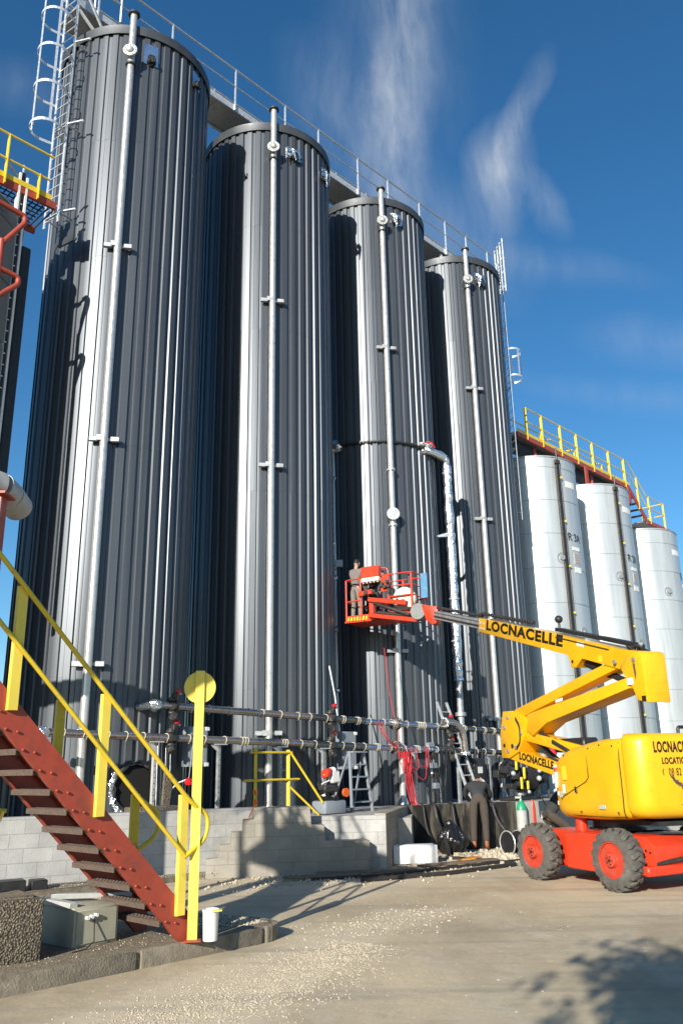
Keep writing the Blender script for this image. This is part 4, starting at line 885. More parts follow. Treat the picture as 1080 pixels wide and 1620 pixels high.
# wall boxes
for s, z0, z1, w, lb in ((.95, 1.72, 2.46, .46, 'grey wall-box behind the yellow disc post'), (5.15, 1.62, 2.44, .48, 'grey wall-box left of the folded stepladder')):
    c = site(s, OFF - .16, 0); t = thing('wall_box', (c.x, c.y, z0), lb, 'box', 'grey electrical boxes by the pipes')
    m = MB(); m.box(c + UP * (z0 + z1) / 2, (w, .2, z1 - z0), ROW, NRM, UP, .012, 2); m.obj('case', 'grey_box', t)
    m = MB(); m.box(c + NRM * .105 + UP * (z0 + z1) / 2, (w - .05, .012, z1 - z0 - .05), ROW, NRM, UP, .006); m.obj('door', 'grey_box', t)
    for q in (z1 - .04, z0 + .04): MB().box(c + ROW * (w / 2 - .03) + NRM * .11 + UP * q, (.09, .03, .07), ROW, NRM, UP, .004).obj('hinge', 'white', t)
    if s > 2: MB().tube([c - ROW * .2 + UP * z1, c - ROW * .23 - NRM * .1 + UP * (z1 + .8), c - ROW * .2 - NRM * .3 + UP * (z1 + 1.5)], .02, 8).obj('conduit', 'galv', t)
# stepladder and leaning ladder
c = site(4.98, 2.62, SLAB); t = thing('stepladder', tuple(c), 'dark folding stepladder standing below the wall box', 'ladder')
for s_ in (-1, 1):
    MB().bar(c + ROW * .33 * s_ + NRM * .12, c + ROW * .22 * s_ + UP * 1.24 - NRM * .02, .035, .06, up=NRM).obj('front_leg', 'galv_dull' if s_ > 0 else 'grey_box', t)
    MB().bar(c + ROW * .36 * s_ - NRM * .5, c + ROW * .22 * s_ + UP * 1.22 - NRM * .05, .03, .04, up=NRM).obj('rear_leg', 'grey_box', t)
for k, z in enumerate((.2, .46, .72, .98)): MB().box(c + UP * z + NRM * (.10 - .1 * z), (.62 - .18 * z, .10, .03), ROW, NRM, UP).obj('step', 'grey_box', t)
MB().box(c + UP * 1.24, (.48, .2, .04), ROW, NRM, UP, .01).obj('top_step', 'grey_box', t)
c = site(9.5, 2.55, SLAB); tp = site(8.8, 2.12, 3.25); t = thing('leaning_ladder', tuple(c), 'aluminium ladder leaning against the twin pipes left of the bent-over worker', 'ladder')
for s_ in (-.2, .2): MB().bar(c + ROW * s_ * 1.1, tp + ROW * s_, .07, .028, up=ROW).obj('stile', 'galv', t)
first = None; dv = (tp - c)
for k in range(9):
    if first is None: first = MB().cyl(c + dv * .06 - ROW * .21, c + dv * .06 + ROW * .21, .016, 8).obj('rung', 'galv', t)
    else: copy_part(first, t, dv * (.105 * k))
# red hoses slung over the lower pipe
rnd = random.Random(21); c = site(6.9, OFF + .12, 0); t = thing('red_hose_bundle', site(6.9, OFF + .12, SLAB), 'tangled red hoses slung over the lower pipe below the work basket', 'hose')
for k in range(6):
    s0 = rnd.uniform(6.35, 6.95); s1 = rnd.uniform(6.7, 7.95); d1 = rnd.uniform(.5, 1.25); z0 = lo_z(s0) + .08
    pts = fillet([site(s0, OFF + .09, z0 + rnd.uniform(-.02, .04)), site((s0 + s1) / 2 - .1, OFF + .15, z0 - d1 * rnd.uniform(.3, 1.0)), site(s1, OFF + .13 + rnd.uniform(0, .1), z0 - d1), site(s1 + rnd.uniform(.0, .2), OFF + .1, z0 - .05)], .5, 7)
    MB().tube(pts, .0095, 6).obj('hose', 'red_hose', t)
for k in range(3): MB().tube(fillet([site(5.9 + .1 * k, OFF + .1, 2.68), site(6.1 + .1 * k, OFF + .2, 2.3 - .1 * k), site(6.6, OFF + .14, 2.12)], .4, 6), .008, 6).obj('thin_hose', 'red_hose', t)
for k in range(4): MB().tube(fillet([site(6.85 + .05 * k, OFF + .14, 2.0), site(6.8 + .08 * k, OFF + .2, 1.3), site(6.9 + .07 * k, OFF + .25, SLAB + .02), site(7.3 + .05 * k, OFF + .3, SLAB + .015)], .2, 5), .012, 6).obj('hose', 'red_hose', t)
MB().tube([site(6.72, 2.0, 4.5), site(6.74, 2.1, 3.4), site(6.78, OFF + .09, lo_z(6.8) + .1)], .010, 6).obj('drop_hose', 'red_hose', t)
# generator / saw pile below silo 2
c = site(3.95, 2.75, SLAB); t = thing('tool_pile', tuple(c), 'stacked tool trolley with an orange-wheeled cut-off saw, between wall box and yellow rails', 'tools')
m = MB(); m.box(c + UP * .14, (.62, .42, .26), ROW, NRM, UP, .04, 2); m.obj('trolley', 'grey_box', t)
m = MB(); m.ball(c + UP * .32 - ROW * .05, .21, 2, (1.2, .9, .55), jit=.04); m.ball(c + UP * .38 - ROW * .2, .14, 2, jit=.03); m.obj('black_bag', 'bag', t, angle=15)
m = MB(); m.box(c + UP * .50 - ROW * .05, (.42, .3, .13), ROW, NRM, UP, .02); m.obj('toolbox', 'dark_steel', t)
m = MB(); m.lathe(c + NRM * .2 + ROW * .27 + UP * .42, NRM, [(0, .085), (.05, .09), (.05, .03)], 18); m.obj('cable_wheel', 'orange', t)
m = MB(); m.box(c + UP * .82 - ROW * .06, (.17, .18, .15), ROW + UP * .3, None, UP, .03, 2); m.ball(c + UP * .77 - ROW * .12, .07, 2); m.obj('engine_cover', 'red_lift', t)
m = MB(); m.box(c + UP * .74 + ROW * .16, (.24, .14, .26), ROW, NRM, UP, .03); m.ball(c + UP * .86 + ROW * .13, .08, 2); m.tube([c + UP * .6 - ROW * .2, c + UP * .66, c + UP * .92 + ROW * .05], .018, 6); m.obj('saw_body', 'white', t)
# concrete block and webbing at the manhole
c = site(-.36, 2.72, SLAB); m = MB(); m.box(c + UP * .17 + ROW * 0, (.9, .34, .33), ROW, NRM, UP, .02, 2); tag(m.obj('rough_block', 'aggregate'), 'rough dark concrete block before the round manhole', 'block')
c = site(.45, 2.72, SLAB); rnd = random.Random(6); t = thing('orange_webbing', tuple(c), 'tangle of orange webbing with a red hook beside the rough block', 'webbing')
for k in range(6): 
    a = c + Vector((rnd.uniform(-.2, .2), rnd.uniform(-.1, .1), .02)); q = c + Vector((rnd.uniform(-.2, .2), rnd.uniform(-.1, .1), rnd.uniform(.15, .42)))
    MB().tube(fillet([a, (a + q) / 2 + Vector((rnd.uniform(-.1, .1), 0, .08)), q], .1), .016, 6).obj('strap', 'orange', t)
m = MB(); m.ball(c + Vector((-.05, 0, .72)), .07, 2, jit=.015); m.obj('hook_block', 'red_handle', t)
m = MB(); m.tube([c + Vector((-.08, 0, .76)), c + Vector((-.24, -.02, .70)), c + Vector((-.36, -.04, .58))], .015, 6); m.tube([c + Vector((-.05, 0, .74)), c + Vector((.02, 0, 1.5))], .006, 5); m.obj('chain', 'galv', t)
rnd = random.Random(12); c = site(.18, 2.2, 0); t = thing('hanging_chains', site(.18, 2.2, 1), 'thin bright chains hanging below the lower pipe near the manhole', 'chain')
for k in range(7):
    x = c + ROW * rnd.uniform(-.22, .28) + NRM * rnd.uniform(-.05, .1); MB().tube([x + UP * rnd.uniform(2.0, 2.2), x + ROW * .02 + UP * rnd.uniform(.85, 1.3)], .006, 5).obj('chain', 'galv', t)
# frayed insulation board
m = MB(); rnd = random.Random(31); q = site(.0, 2.5, 0); poly = [(-.02, .95), (.12, .93), (.14, 1.15), (.17, 1.38), (.10, 1.62), (.02, 1.70)]
m.prism(poly, q, ROW, UP, -.03, .03); tag(m.obj('insulation_board', 'aggregate'), 'frayed mineral board propped upright beside the manhole', 'board')
# yellow rails at the head of the block steps
t = thing('yellow_step_rail', site(2.4, 2.66, SLAB), 'thin yellow guard rails at the head of the block steps, one post taped orange', 'guard rail')
MB().bar(site(2.02, 2.66, SLAB), site(2.02, 2.66, 2.02), .06, .06).obj('post', 'yellow', t); MB().ball(site(2.02, 2.66, 2.03), .045, 1).obj('post_cap', 'yellow', t)
MB().bar(site(2.88, 2.66, SLAB), site(2.88, 2.66, 2.02), .07, .07).obj('post', 'yellow', t)
for z, a, b_ in ((1.97, 1.85, 2.95), (1.45, 1.7, 3.15)): MB().cyl(site(a, 2.70, z), site(b_, 2.70, z), .022, 8).obj('rail', 'yellow', t)
MB().cyl(site(2.90, 2.70, 1.98), site(3.62, 2.90, .98), .024, 8).obj('handrail', 'yellow', t); MB().cyl(site(2.90, 2.70, 1.3), site(3.5, 2.9, .75), .022, 8).obj('mid_rail', 'yellow', t)
m = MB()
for k in range(3): m.box(site(2.02, 2.66, SLAB + .12 + .18 * k), (.068, .068, .12 if k < 2 else .1), ROW, NRM, UP)
m.obj('orange_tape', 'orange', t)
b = MB(); rnd = random.Random(2); a = site(2.03, 2.75, .98); q = Vector((-1.62, 14.76, .93))
# dangling rope end on the top step
b.tube(fillet([q + Vector((.1, .2, .2)), q + Vector((.06, -.02, .1)), q + Vector((-.02, -.03, -.06)), q + Vector((.05, -.04, -.2)), q + Vector((-.06, -.05, -.14))], .06), .010, 6); tag(b.obj('rope_end', 'orange'), 'frayed orange rope end dangling over the block steps', 'rope')

# black pump unit with yellow levers
c = site(11.2, 2.7, SLAB); t = thing('pump_unit', tuple(c), 'black pump unit with yellow levers standing behind the bent-over worker', 'pump')
rnd = random.Random(44); m = MB(); m.box(c + UP * .05 + ROW * .1, (1.3, .5, .1), ROW, NRM, UP, .02); m.obj('skid', 'black', t)
m = MB(); m.cyl(c + ROW * .1 + UP * .55, c + ROW * .75 + UP * .5, .26, 20); m.lathe(c + ROW * .75 + UP * .5, ROW, [(0, .3), (.06, .3), (.06, .1)], 20)
for k in range(8): m.lathe(c + ROW * (.15 + .07 * k) + UP * .55, ROW, [(0, .285), (.015, .285)], 20)
m.obj('motor', 'black', t)
m = MB()
for k in range(9): m.box(c + ROW * rnd.uniform(-.8, .3) + NRM * rnd.uniform(-.1, .25) + UP * rnd.uniform(.3, 1.05), (rnd.uniform(.12, .3), rnd.uniform(.1, .25), rnd.uniform(.12, .32)), ROW + UP * rnd.uniform(-.3, .3), None, UP, .015)
m.tube(fillet([c - ROW * .7 + UP * .9, c - ROW * .1 + UP * 1.18, c + ROW * .7 + UP * 1.1, c + ROW * .9 + UP * .3], .2), .05, 8); m.obj('pump_block', 'black', t)
for dx, z0, z1 in ((-.48, .78, 1.02), (-.28, .3, .6), (-.12, .55, .85), (.02, .28, .5)): MB().box(c + ROW * dx + NRM * .32 + UP * (z0 + z1) / 2, (.075, .05, z1 - z0), ROW + UP * .1, None, UP, .015, 2).obj('lever', 'sticker_yellow', t)
for dx, z in ((-.75, 1.1), (-.55, 1.18), (.55, .55), (-.7, .7), (-.0, .22), (.6, .75)): MB().ball(c + ROW * dx + NRM * .35 + UP * z, rnd.uniform(.045, .08), 2).obj('fitting', 'galv', t)
m = MB(); m.tube(fillet([c + ROW * .8 + UP * .5 + NRM * .3, c + ROW * 1.15 + NRM * .3 + UP * .8, c + ROW * 1.55 + NRM * .25 + UP * 1.5, c + ROW * 1.9 + UP * 2.1], .3), .11, 12); m.obj('fat_hose', 'black', t)
m = MB(); m.tube([c + ROW * 1.28 + NRM * .34 + UP * 1.02, c + ROW * 1.42 + NRM * .34 + UP * 1.28], .125, 12); m.obj('hose_band', 'red_hose', t)

# dark clutter in the shade behind the lift
rnd = random.Random(77); c = site(8.15, 2.2, SLAB); t = thing('control_post', tuple(c), 'dark control post with small boxes between the red hoses and the bent pipe', 'post')
MB().bar(c, c + UP * 1.5, .06, .06).obj('post', 'dark_steel', t)
for k in range(5): MB().box(c + UP * (.45 + .24 * k) + ROW * rnd.uniform(-.1, .1) + NRM * .06, (rnd.uniform(.14, .26), .1, rnd.uniform(.12, .2)), ROW, NRM, UP, .01).obj('switch_box', 'dark_steel' if k % 2 else 'grey_box', t)
for k in range(4): MB().ball(c + UP * rnd.uniform(.4, 1.5) + ROW * rnd.uniform(-.2, .2) + NRM * .13, .035, 1).obj('fitting', 'galv', t)
t = thing('cable_loom', site(8.9, OFF, SLAB), 'dark cables hanging in loops below the lower pipe beside the ladder', 'cables')
for k in range(9):
    s0 = rnd.uniform(8.0, 9.9); s1 = s0 + rnd.uniform(.1, .6); MB().tube(fillet([site(s0, OFF + .06, lo_z(s0) + .05), site((s0 + s1) / 2, OFF + .12, lo_z(s0) - rnd.uniform(.5, 1.15)), site(s1, OFF + .08, lo_z(s1) + .05)], .4, 6), rnd.uniform(.009, .02), 6).obj('cable', 'black', t)
c = site(9.95, 2.25, SLAB); t = thing('dark_cabinet', tuple(c), 'dark cabinet with a paper label behind the bent-over worker', 'cabinet')
MB().box(c + UP * .55, (.5, .3, 1.1), ROW, NRM, UP, .012, 2).obj('case', 'dark_steel', t); MB().box(c + UP * .8 + NRM * .153, (.2, .006, .16), ROW, NRM, UP).obj('paper_label', 'white', t)
c = site(13.3, 2.6, SLAB); t = thing('work_bench', tuple(c), 'dark workbench loaded with tools behind the lift hood', 'bench')
MB().box(c + UP * .82, (1.7, .6, .06), ROW, NRM, UP).obj('top', 'dark_steel', t)
for a_ in (-.78, .78):
    for b_ in (-.25, .25): MB().bar(c + ROW * a_ + NRM * b_, c + ROW * a_ + NRM * b_ + UP * .8, .05, .05).obj('leg', 'dark_steel', t)
for k in range(6): MB().box(c + ROW * rnd.uniform(-.7, .7) + NRM * rnd.uniform(-.1, .2) + UP * (.85 + .1), (rnd.uniform(.1, .3), .15, .2), ROW, NRM, UP, .012).obj('tool_case', rnd.choice(('grey_box', 'black', 'green', 'dark_steel')), t)

# ---------------------------------------------------------------- yard clutter in front of the stained wall
rnd = random.Random(17); c = Vector((2.06, 17.6, 0)); m = MB(); m.ball(c + UP * .25, .36, 4, (.80, .7, .92), 0)
for v_ in m.bm.verts:
    d = v_.co - c; a = math.atan2(d.y, d.x); f = 1 + .10 * math.sin(a * 5 + d.z * 9) + .07 * math.sin(a * 11 - d.z * 14) + rnd.uniform(-.025, .025); f *= 1 - .32 * max(0, d.z - .25) / .3
    v_.co = Vector((c.x + d.x * f, c.y + d.y * f, max(.0, v_.co.z)))
m.ball(c + Vector((-.05, 0, .55)), .07, 2, (1, 1, 1.3), .03)
tag(m.obj('bin_bag', 'bag', angle=25), 'shiny black rubbish bag slumped against the tar-stained wall', 'bag')
m = MB(); m.box((1.17, 15.98, .17), (.80, .34, .30), (.985, .17, 0), None, UP, .012, 2); m.box((.72, 15.95, .15), (.14, .32, .28), (.985, .17, 0), None, UP, .01)
tag(m.obj('foam_block', 'styro'), 'long white foam block lying before the pale wall section', 'block')
c = Vector((3.74, 19.0, .0)); t = thing('gas_cylinder', tuple(c), 'grey gas cylinder with a green shoulder beside the lift wheel', 'cylinder')
m = MB(); m.lathe(c, UP, [(0, .11), (.02, .115), (.72, .115)], 20); m.obj('bottle', 'grey_paint', t)
m = MB(); m.lathe(c + UP * .72, UP, [(0, .117), (.06, .112), (.13, .08), (.17, .05), (.2, .045)], 20); m.obj('shoulder', 'green', t)
m = MB(); m.cyl(c + UP * .92, c + UP * 1.02, .022, 10); m.lathe(c + UP * 1.02, UP, [(0, .05), (.03, .055), (.05, .03)], 14); m.box(c + UP * .98 + Vector((-.06, -.02, 0)), (.12, .04, .04)); m.obj('valve', 'grey_paint', t)
c2 = c + Vector((.30, .25, 0)); t = thing('red_extinguisher', tuple(c2), 'red cylinder with a white tag standing behind the green-shouldered cylinder', 'cylinder')
m = MB(); m.lathe(c2, UP, [(0, .05), (.78, .052), (.86, .04), (.92, .02)], 16); m.obj('bottle', 'red_lift', t); m = MB(); m.box(c2 + Vector((.24, -.2, .62)), (.24, .015, .15), (.97, .2, 0), None, UP); m.obj('tag_plate', 'white', t); MB().tube([c2 + UP * .98, c2 + Vector((.2, -.1, .95)), c2 + Vector((.34, -.1, .6)), c2 + Vector((.38, -.1, .25))], .014, 6).obj('hose', 'black', t)
c = Vector((3.18, 17.2, 0)); ax = Vector((.86, .5, 0)); t = thing('cable_reel', tuple(c), 'small black cable reel lying on rubble by the front lift wheel', 'reel')
m = MB(); m.lathe(c + UP * .22 - ax * .13, ax, [(0, .08), (0, .21), (.02, .21), (.02, .11), (.24, .11), (.24, .21), (.26, .21), (.26, .08)], 24); m.obj('drum', 'black', t)
m = MB()
for a in (-.14, .14): m.tube(arc(c + UP * .22 + ax * a, .22, 0, 2 * math.pi, 20, UP.cross(ax), UP), .012, 6)
m.obj('rim_hoop', 'galv', t)
# hoses over the wall
def hose(pts, r, label, m_='hose', rad=.15): tag(MB().tube(fillet(pts, rad, 6), r, 8).obj('hose', m_), label, 'hose')
hose([(1.75, 18.4, .9), (1.78, 17.98, .93), (1.82, 17.92, .6), (1.95, 17.2, .12), (1.85, 16.6, .03), (2.6, 15.9, .03), (2.9, 15.4, .03), (1.6, 14.3, .03), (.2, 13.6, .03)], .036, 'thick black hose hanging down the stained wall and winding across the yard')
hose([(2.15, 18.7, .9), (2.17, 18.19, .93), (2.2, 18.1, .5), (2.28, 17.85, .35)], .028, 'black hose dropping over the stained wall into the rubbish bag')
hose([(1.52, 18.2, .92), (1.55, 17.95, .93), (1.58, 17.86, .5), (1.7, 17.6, .05), (1.5, 17.1, .03)], .016, 'thin black hose nearest the left end of the stained wall')
hose([(3.0, 18.95, .9), (3.05, 18.58, .93), (3.1, 18.5, .6), (3.35, 18.3, .2), (3.6, 17.9, .04), (3.3, 17.4, .05)], .032, 'grey-black hose curling down from the bent-over worker to the reel', 'hose')
hose([(-.6, 13.9, .02), (.5, 14.2, .03), (1.5, 14.9, .03), (2.3, 15.5, .03), (3.3, 16.2, .03)], .022, 'thin dark cable lying along the strip of rubble')
# planks
for k, (p, q, w, lb) in enumerate((((-.5, 14.35), (1.1, 14.75), .16, 'grey plank lying in front of the block steps'), ((-1.0, 13.85), (.2, 14.2), .12, 'narrow plank nearest the kerb before the block steps'), ((1.2, 14.95), (2.6, 15.9), .18, 'dusty plank between the foam block and the lift'))):
    tag(MB().bar((*p, .05 + .01 * k), (*q, .045 + .01 * k), w, .035, bev=.004).obj('plank', 'wood'), lb, 'plank')
tag(MB().box((2.2, 16.2, .04), (.42, .2, .05), (.8, .5, .05), None, UP, .01).obj('orange_board', 'yolk'), 'small orange-brown board lying in the rubble before the rubbish bag', 'board')
# dark shed behind silo 1
t = thing('plant_shed', (-17.5, 27, 0), 'dark plant building in the gap at the far left behind the nearest silo', 'building')
m = MB(); m.box((-17.5, 27, 4.0), (7, 5, 8.0), ROW, NRM, UP); m.obj('wall', 'dark_steel', t)
m = MB(); m.box((-17.5, 27, 8.2), (7.3, 5.3, .4), ROW, NRM, UP); m.obj('roof', 'galv_dull', t)
m = MB()
for z in (3.2, 5.4):
    for k in range(5): m.box(Vector((-17.5, 27, z + .16 * k)) + NRM * 2.53 + ROW * 1.6, (1.6, .05, .1), ROW, NRM, UP)
m.obj('louvre', 'galv_dull', t)
m = MB()
for z in (8.9, 9.4): m.bar(Vector((-17.5, 27, z)) + NRM * 2.6 - ROW * 3.6, Vector((-17.5, 27, z)) + NRM * 2.6 + ROW * 3.6, .05, .05)
for k in range(6): m.bar(Vector((-17.5, 27, 8.3)) + NRM * 2.6 + ROW * (-3.6 + 1.44 * k), Vector((-17.5, 27, 9.4)) + NRM * 2.6 + ROW * (-3.6 + 1.44 * k), .05, .05)
m.obj('roof_rail', 'black', t)

# ---------------------------------------------------------------- gravel, rubble
def stones(name, label, pts_fn, n, r0, r1, seed, m_='stone'):
    rnd = random.Random(seed); b = bmesh.new()
    base = [Vector(v).normalized() for v in ((1, 1, 1), (-1, -1, 1), (-1, 1, -1), (1, -1, -1))] + [Vector(v) for v in ((1, 0, 0), (-1, 0, 0), (0, 1, 0), (0, -1, 0), (0, 0, 1))]
    F = ((4, 0, 8), (0, 6, 8), (6, 1, 8), (6, 5, 1), (5, 7, 1), (1, 7, 8), (7, 4, 8), (4, 6, 0), (5, 6, 2), (2, 6, 4), (4, 7, 3), (3, 7, 5), (2, 4, 3), (3, 5, 2))
    oct_ = ((1, 0, 0), (0, 1, 0), (-1, 0, 0), (0, -1, 0)); 
    for _ in range(n):
        p, sc = pts_fn(rnd)
        if p is None: continue
        r = (r0 + (r1 - r0) * rnd.random() ** 3.4) * sc; a = rnd.random() * 6.283
        vs = []
        for k in range(5):
            an = a + k * 1.2566 + rnd.uniform(-.3, .3); rr = r * rnd.uniform(.7, 1.15); vs.append(b.verts.new((p[0] + rr * math.cos(an), p[1] + rr * math.sin(an), p[2] - r * .2)))
        up = []
        for k in range(4):
            an = a + .5 + k * 1.57 + rnd.uniform(-.4, .4); rr = r * rnd.uniform(.35, .8); up.append(b.verts.new((p[0] + rr * math.cos(an), p[1] + rr * math.sin(an), p[2] + r * rnd.uniform(.45, .95))))
        b.faces.new(up)
        for k in range(5):
            u_ = up[min(3, int(k * 4 / 5))]; u2 = up[int(((k + 1) % 5) * 4 / 5) % 4]
            try: b.faces.new((vs[k], vs[(k + 1) % 5], u2, u_) if u_ is not u2 else (vs[k], vs[(k + 1) % 5], u_))
            except ValueError: pass
    me = bpy.data.meshes.new(name); b.to_mesh(me); b.free(); me.materials.append(MT[m_])
    o = bpy.data.objects.new(name, me); COL.objects.link(o); tag(o, label, 'gravel'); o['kind'] = 'stuff'; return o
def band(rnd):
    # crushed stone spilled along the kerb and fanning out beyond its tip
    s = rnd.random(); s = s ** 1.5; a = Vector((-1.95, 5.7)).lerp(Vector((-.05, 9.2)), s); w = .34 + .22 * math.sin(s * 3.1)
    o = rnd.gauss(.35, .36) * w * 1.6; return ((a.x + .85 * o, a.y - .5 * o, .0), 1.0)
stones('gravel_spill', 'pale crushed stone spilled along the kerb below the staircase', band, 17000, .002, .0105, 1)
def fan(rnd):
    s = rnd.random(); a = Vector((-.3, 9.4)).lerp(Vector((1.1, 11.0)), s); return ((a.x + rnd.gauss(0, .32), a.y + rnd.gauss(0, .30), 0), 1.0)
stones('gravel_trail', 'thin trail of pale stones reaching toward the lift', fan, 900, .003, .016, 2)
def sparse(rnd): return ((rnd.uniform(-2.2, 4.2), rnd.uniform(4.6, 14.5), 0), .9)
stones('loose_stones', 'single pale stones scattered over the asphalt', sparse, 600, .003, .010, 3)
def isles(rnd):
    s = rnd.uniform(.1, 4.0); o = rnd.uniform(.16, 1.45); p = ip(s, o); return ((p.x, p.y, .145), 1)
stones('island_stones', 'pale stones strewn over the island soil', isles, 1500, .002, .010, 4)
def tipf(rnd):
    p = ip(abs(rnd.gauss(.1, .3)) + .12, rnd.uniform(.2, .9)); return ((p.x, p.y, .147), 1)
stones('tip_stones', 'heap of pale stones at the rounded tip of the island', tipf, 900, .004, .017, 5)
def rub(rnd):
    s = rnd.random(); a = Vector((-1.6, 13.6)).lerp(Vector((3.4, 16.9)), s); return ((a.x + rnd.gauss(0, .5), a.y + rnd.gauss(0, .55), .01), 1)
stones('rubble_strip', 'rubble and broken stone along the foot of the walls', rub, 4000, .005, .030, 6)
def rub2(rnd):
    p = (rnd.gauss(2.85, .5), rnd.gauss(17.3, .5), .01); return (None, 0) if p[1] > 17.85 and 2.4 < p[0] < 3.0 else (p, 1)
stones('rubble_heap', 'heap of pale rubble around the bent-over worker and the reel', rub2, 700, .01, .075, 7)
def strip(rnd):
    s = rnd.uniform(0, 1); a = Vector((-4.9, 12.5)).lerp(Vector((-2.2, 14.4)), s); return ((a.x + rnd.uniform(-.1, .1), a.y + rnd.uniform(-.25, .35), .10), 1)
stones('strip_stones', 'grit on the kerb strip before the block wall', strip, 900, .003, .013, 8)
# ================================================================== ARTICULATED BOOM LIFT
LC = Vector((4.1, 13.5, 0)); LU = Vector((-.3102, .9507, 0)).normalized(); LN = Vector((.9507, .3102, 0)).normalized()
def lp_(t, z, n=0.0): return LC + LU * t + LN * n + UP * z
lift = thing('boom_lift', (4.05, 13.26, 0), 'yellow and red articulated boom lift raising its orange basket to the third silo', 'boom lift')
CA = Vector((.478, -.878, 0)).normalized(); CL = Vector((-.878, -.478, 0)).normalized(); CC = Vector((3.98, 13.24, 0))
def cp(a, l, z): return CC + CA * a + CL * l + UP * z
# chassis
m = MB(); m.prism([(-1.10, .30), (-.98, .20), (1.02, .20), (1.22, .34), (1.22, .58), (1.05, .70), (-.98, .70), (-1.10, .60)], CC, CA, UP, -.56, .56, .02); ch = m.obj('chassis', 'red_lift', lift)
m = MB(); m.box(cp(-.02, .60, .44), (.66, .16, .50), CA, CL, UP, .02); m.obj('side_plate', 'red_lift', ch)
m = MB(); m.box(cp(1.17, 0, .28), (.16, 1.5, .12), CA, CL, UP, .02); m.obj('bumper_beam', 'red_lift', ch)
m = MB(); m.box(cp(.75, .1, .704), (.42, .12, .006), CA, CL, UP); m.obj('deck_decal', 'white', ch)
m = MB()
for q in range(5): m.cyl(cp(.86 + .07 * q, .565, .58 - .02 * q), cp(.86 + .07 * q, .575, .58 - .02 * q), .016, 8)
m.obj('bolt', 'dark_steel', ch)
m = MB(); m.prism([(.30, .70), (.62, .70), (.95, .48), (.95, .24), (.30, .24)], CC, CA, UP, -.60, .60, .012); m.obj('gusset', 'red_lift', ch)
m = MB(); m.ball(cp(1.28, -.10, .42), .10, 2, (1.2, 1.2, .75), .012); m.cyl(cp(1.26, -.1, .42), cp(1.2, .55, .36), .03, 10); m.obj('steering_knuckle', 'dark_steel', ch)
m = MB(); m.cyl(cp(.79, -.62, .40), cp(.79, .62, .40), .09, 14); m.cyl(cp(-.79, -.62, .40), cp(-.79, .62, .40), .09, 14); ax_ = m.obj('axle', 'dark_steel', ch)
m = MB(); m.lathe(LC + UP * .68, UP, [(0, .42), (.05, .42), (.05, .36), (.2, .36)], 36); m.obj('slew_ring', 'dark_steel', lift)
m = MB(); m.cyl(lp_(.12, .68, -.55), lp_(.12, .92, -.55), .09, 14); m.obj('pivot_pin', 'red_lift', lift)
# wheels
RW, WW = .402, .275
def wheel(a, side, lb):
    o = cp(a, side * .95, RW); ax = CL * side
    m = MB(); m.lathe(o, ax, [(-WW, .225), (-WW, .30), (-WW + .02, .352), (-WW + .055, .366), (-WW / 2, .370), (-.055, .366), (-.02, .352), (.0, .30), (-.004, .235), (-.03, .222)], 48, closed=True)
    w = m.obj('wheel', 'rubber', lift); lab(w, lb)
    x = UP.cross(ax).normalized(); N = 18; m = MB()
    for k in range(N):
        for sd_, ph in ((0, 0), (1, .5)):
            a0 = 2 * math.pi * (k + ph) / N
            def pt(aa, d, r): return o + (x * math.cos(aa) + UP * math.sin(aa)) * r + ax * d
            d0, d1 = (-WW + .012, -WW * .47) if sd_ == 0 else (-.012, -WW * .53)
            sk = .10; dm = (d0 * .45 + d1 * .55); th = .098
            A = []
            for (dd, sh, r, ww) in ((d0, .0, .360, th), (d0 + (.03 if sd_ == 0 else -.03), .0, .398, th), (dm, sk * .5, .405, th * .9), (d1, sk * 1.05, .404, th * .7)):
                A.append([pt(a0 + sh - ww, dd, r - .03), pt(a0 + sh - ww * .82, dd, r), pt(a0 + sh + ww * .82, dd, r), pt(a0 + sh + ww, dd, r - .03)])
            m.loft(A)
    m.obj('tread_lug', 'rubber', w); bpy.data.objects[bpy.data.objects.keys()[-1]]
    m = MB(); m.lathe(o, ax, [(-.04, .228), (-.012, .235), (-.012, .218), (-.075, .205), (-.10, .17), (-.10, .115), (-.05, .11), (-.03, .095), (.012, .085), (.02, .07), (.02, .0)], 36)
    r_ = m.obj('rim', 'rim_red', w); m = MB()
    for k in range(8): p = o + (x * math.cos(k * .785) + UP * math.sin(k * .785)) * .142 + ax * -.1; m.cyl(p, p + ax * .025, .013, 6)
    for k in range(5): p = o + (x * math.cos(k * 1.257) + UP * math.sin(k * 1.257)) * .05 + ax * .02; m.cyl(p, p + ax * .012, .010, 6)
    m.cyl(o + ax * .02, o + ax * .034, .022, 10); m.obj('wheel_nut', 'dark_steel', w)
    return w
wheel(-.79, 1, 'farther left wheel, beside the gas cylinder'); wheel(.79, 1, 'nearest left wheel, dusty lugged tyre on a red rim')
wheel(-.79, -1, 'far right wheel hidden behind the chassis'); wheel(.79, -1, 'right front wheel outside the frame')
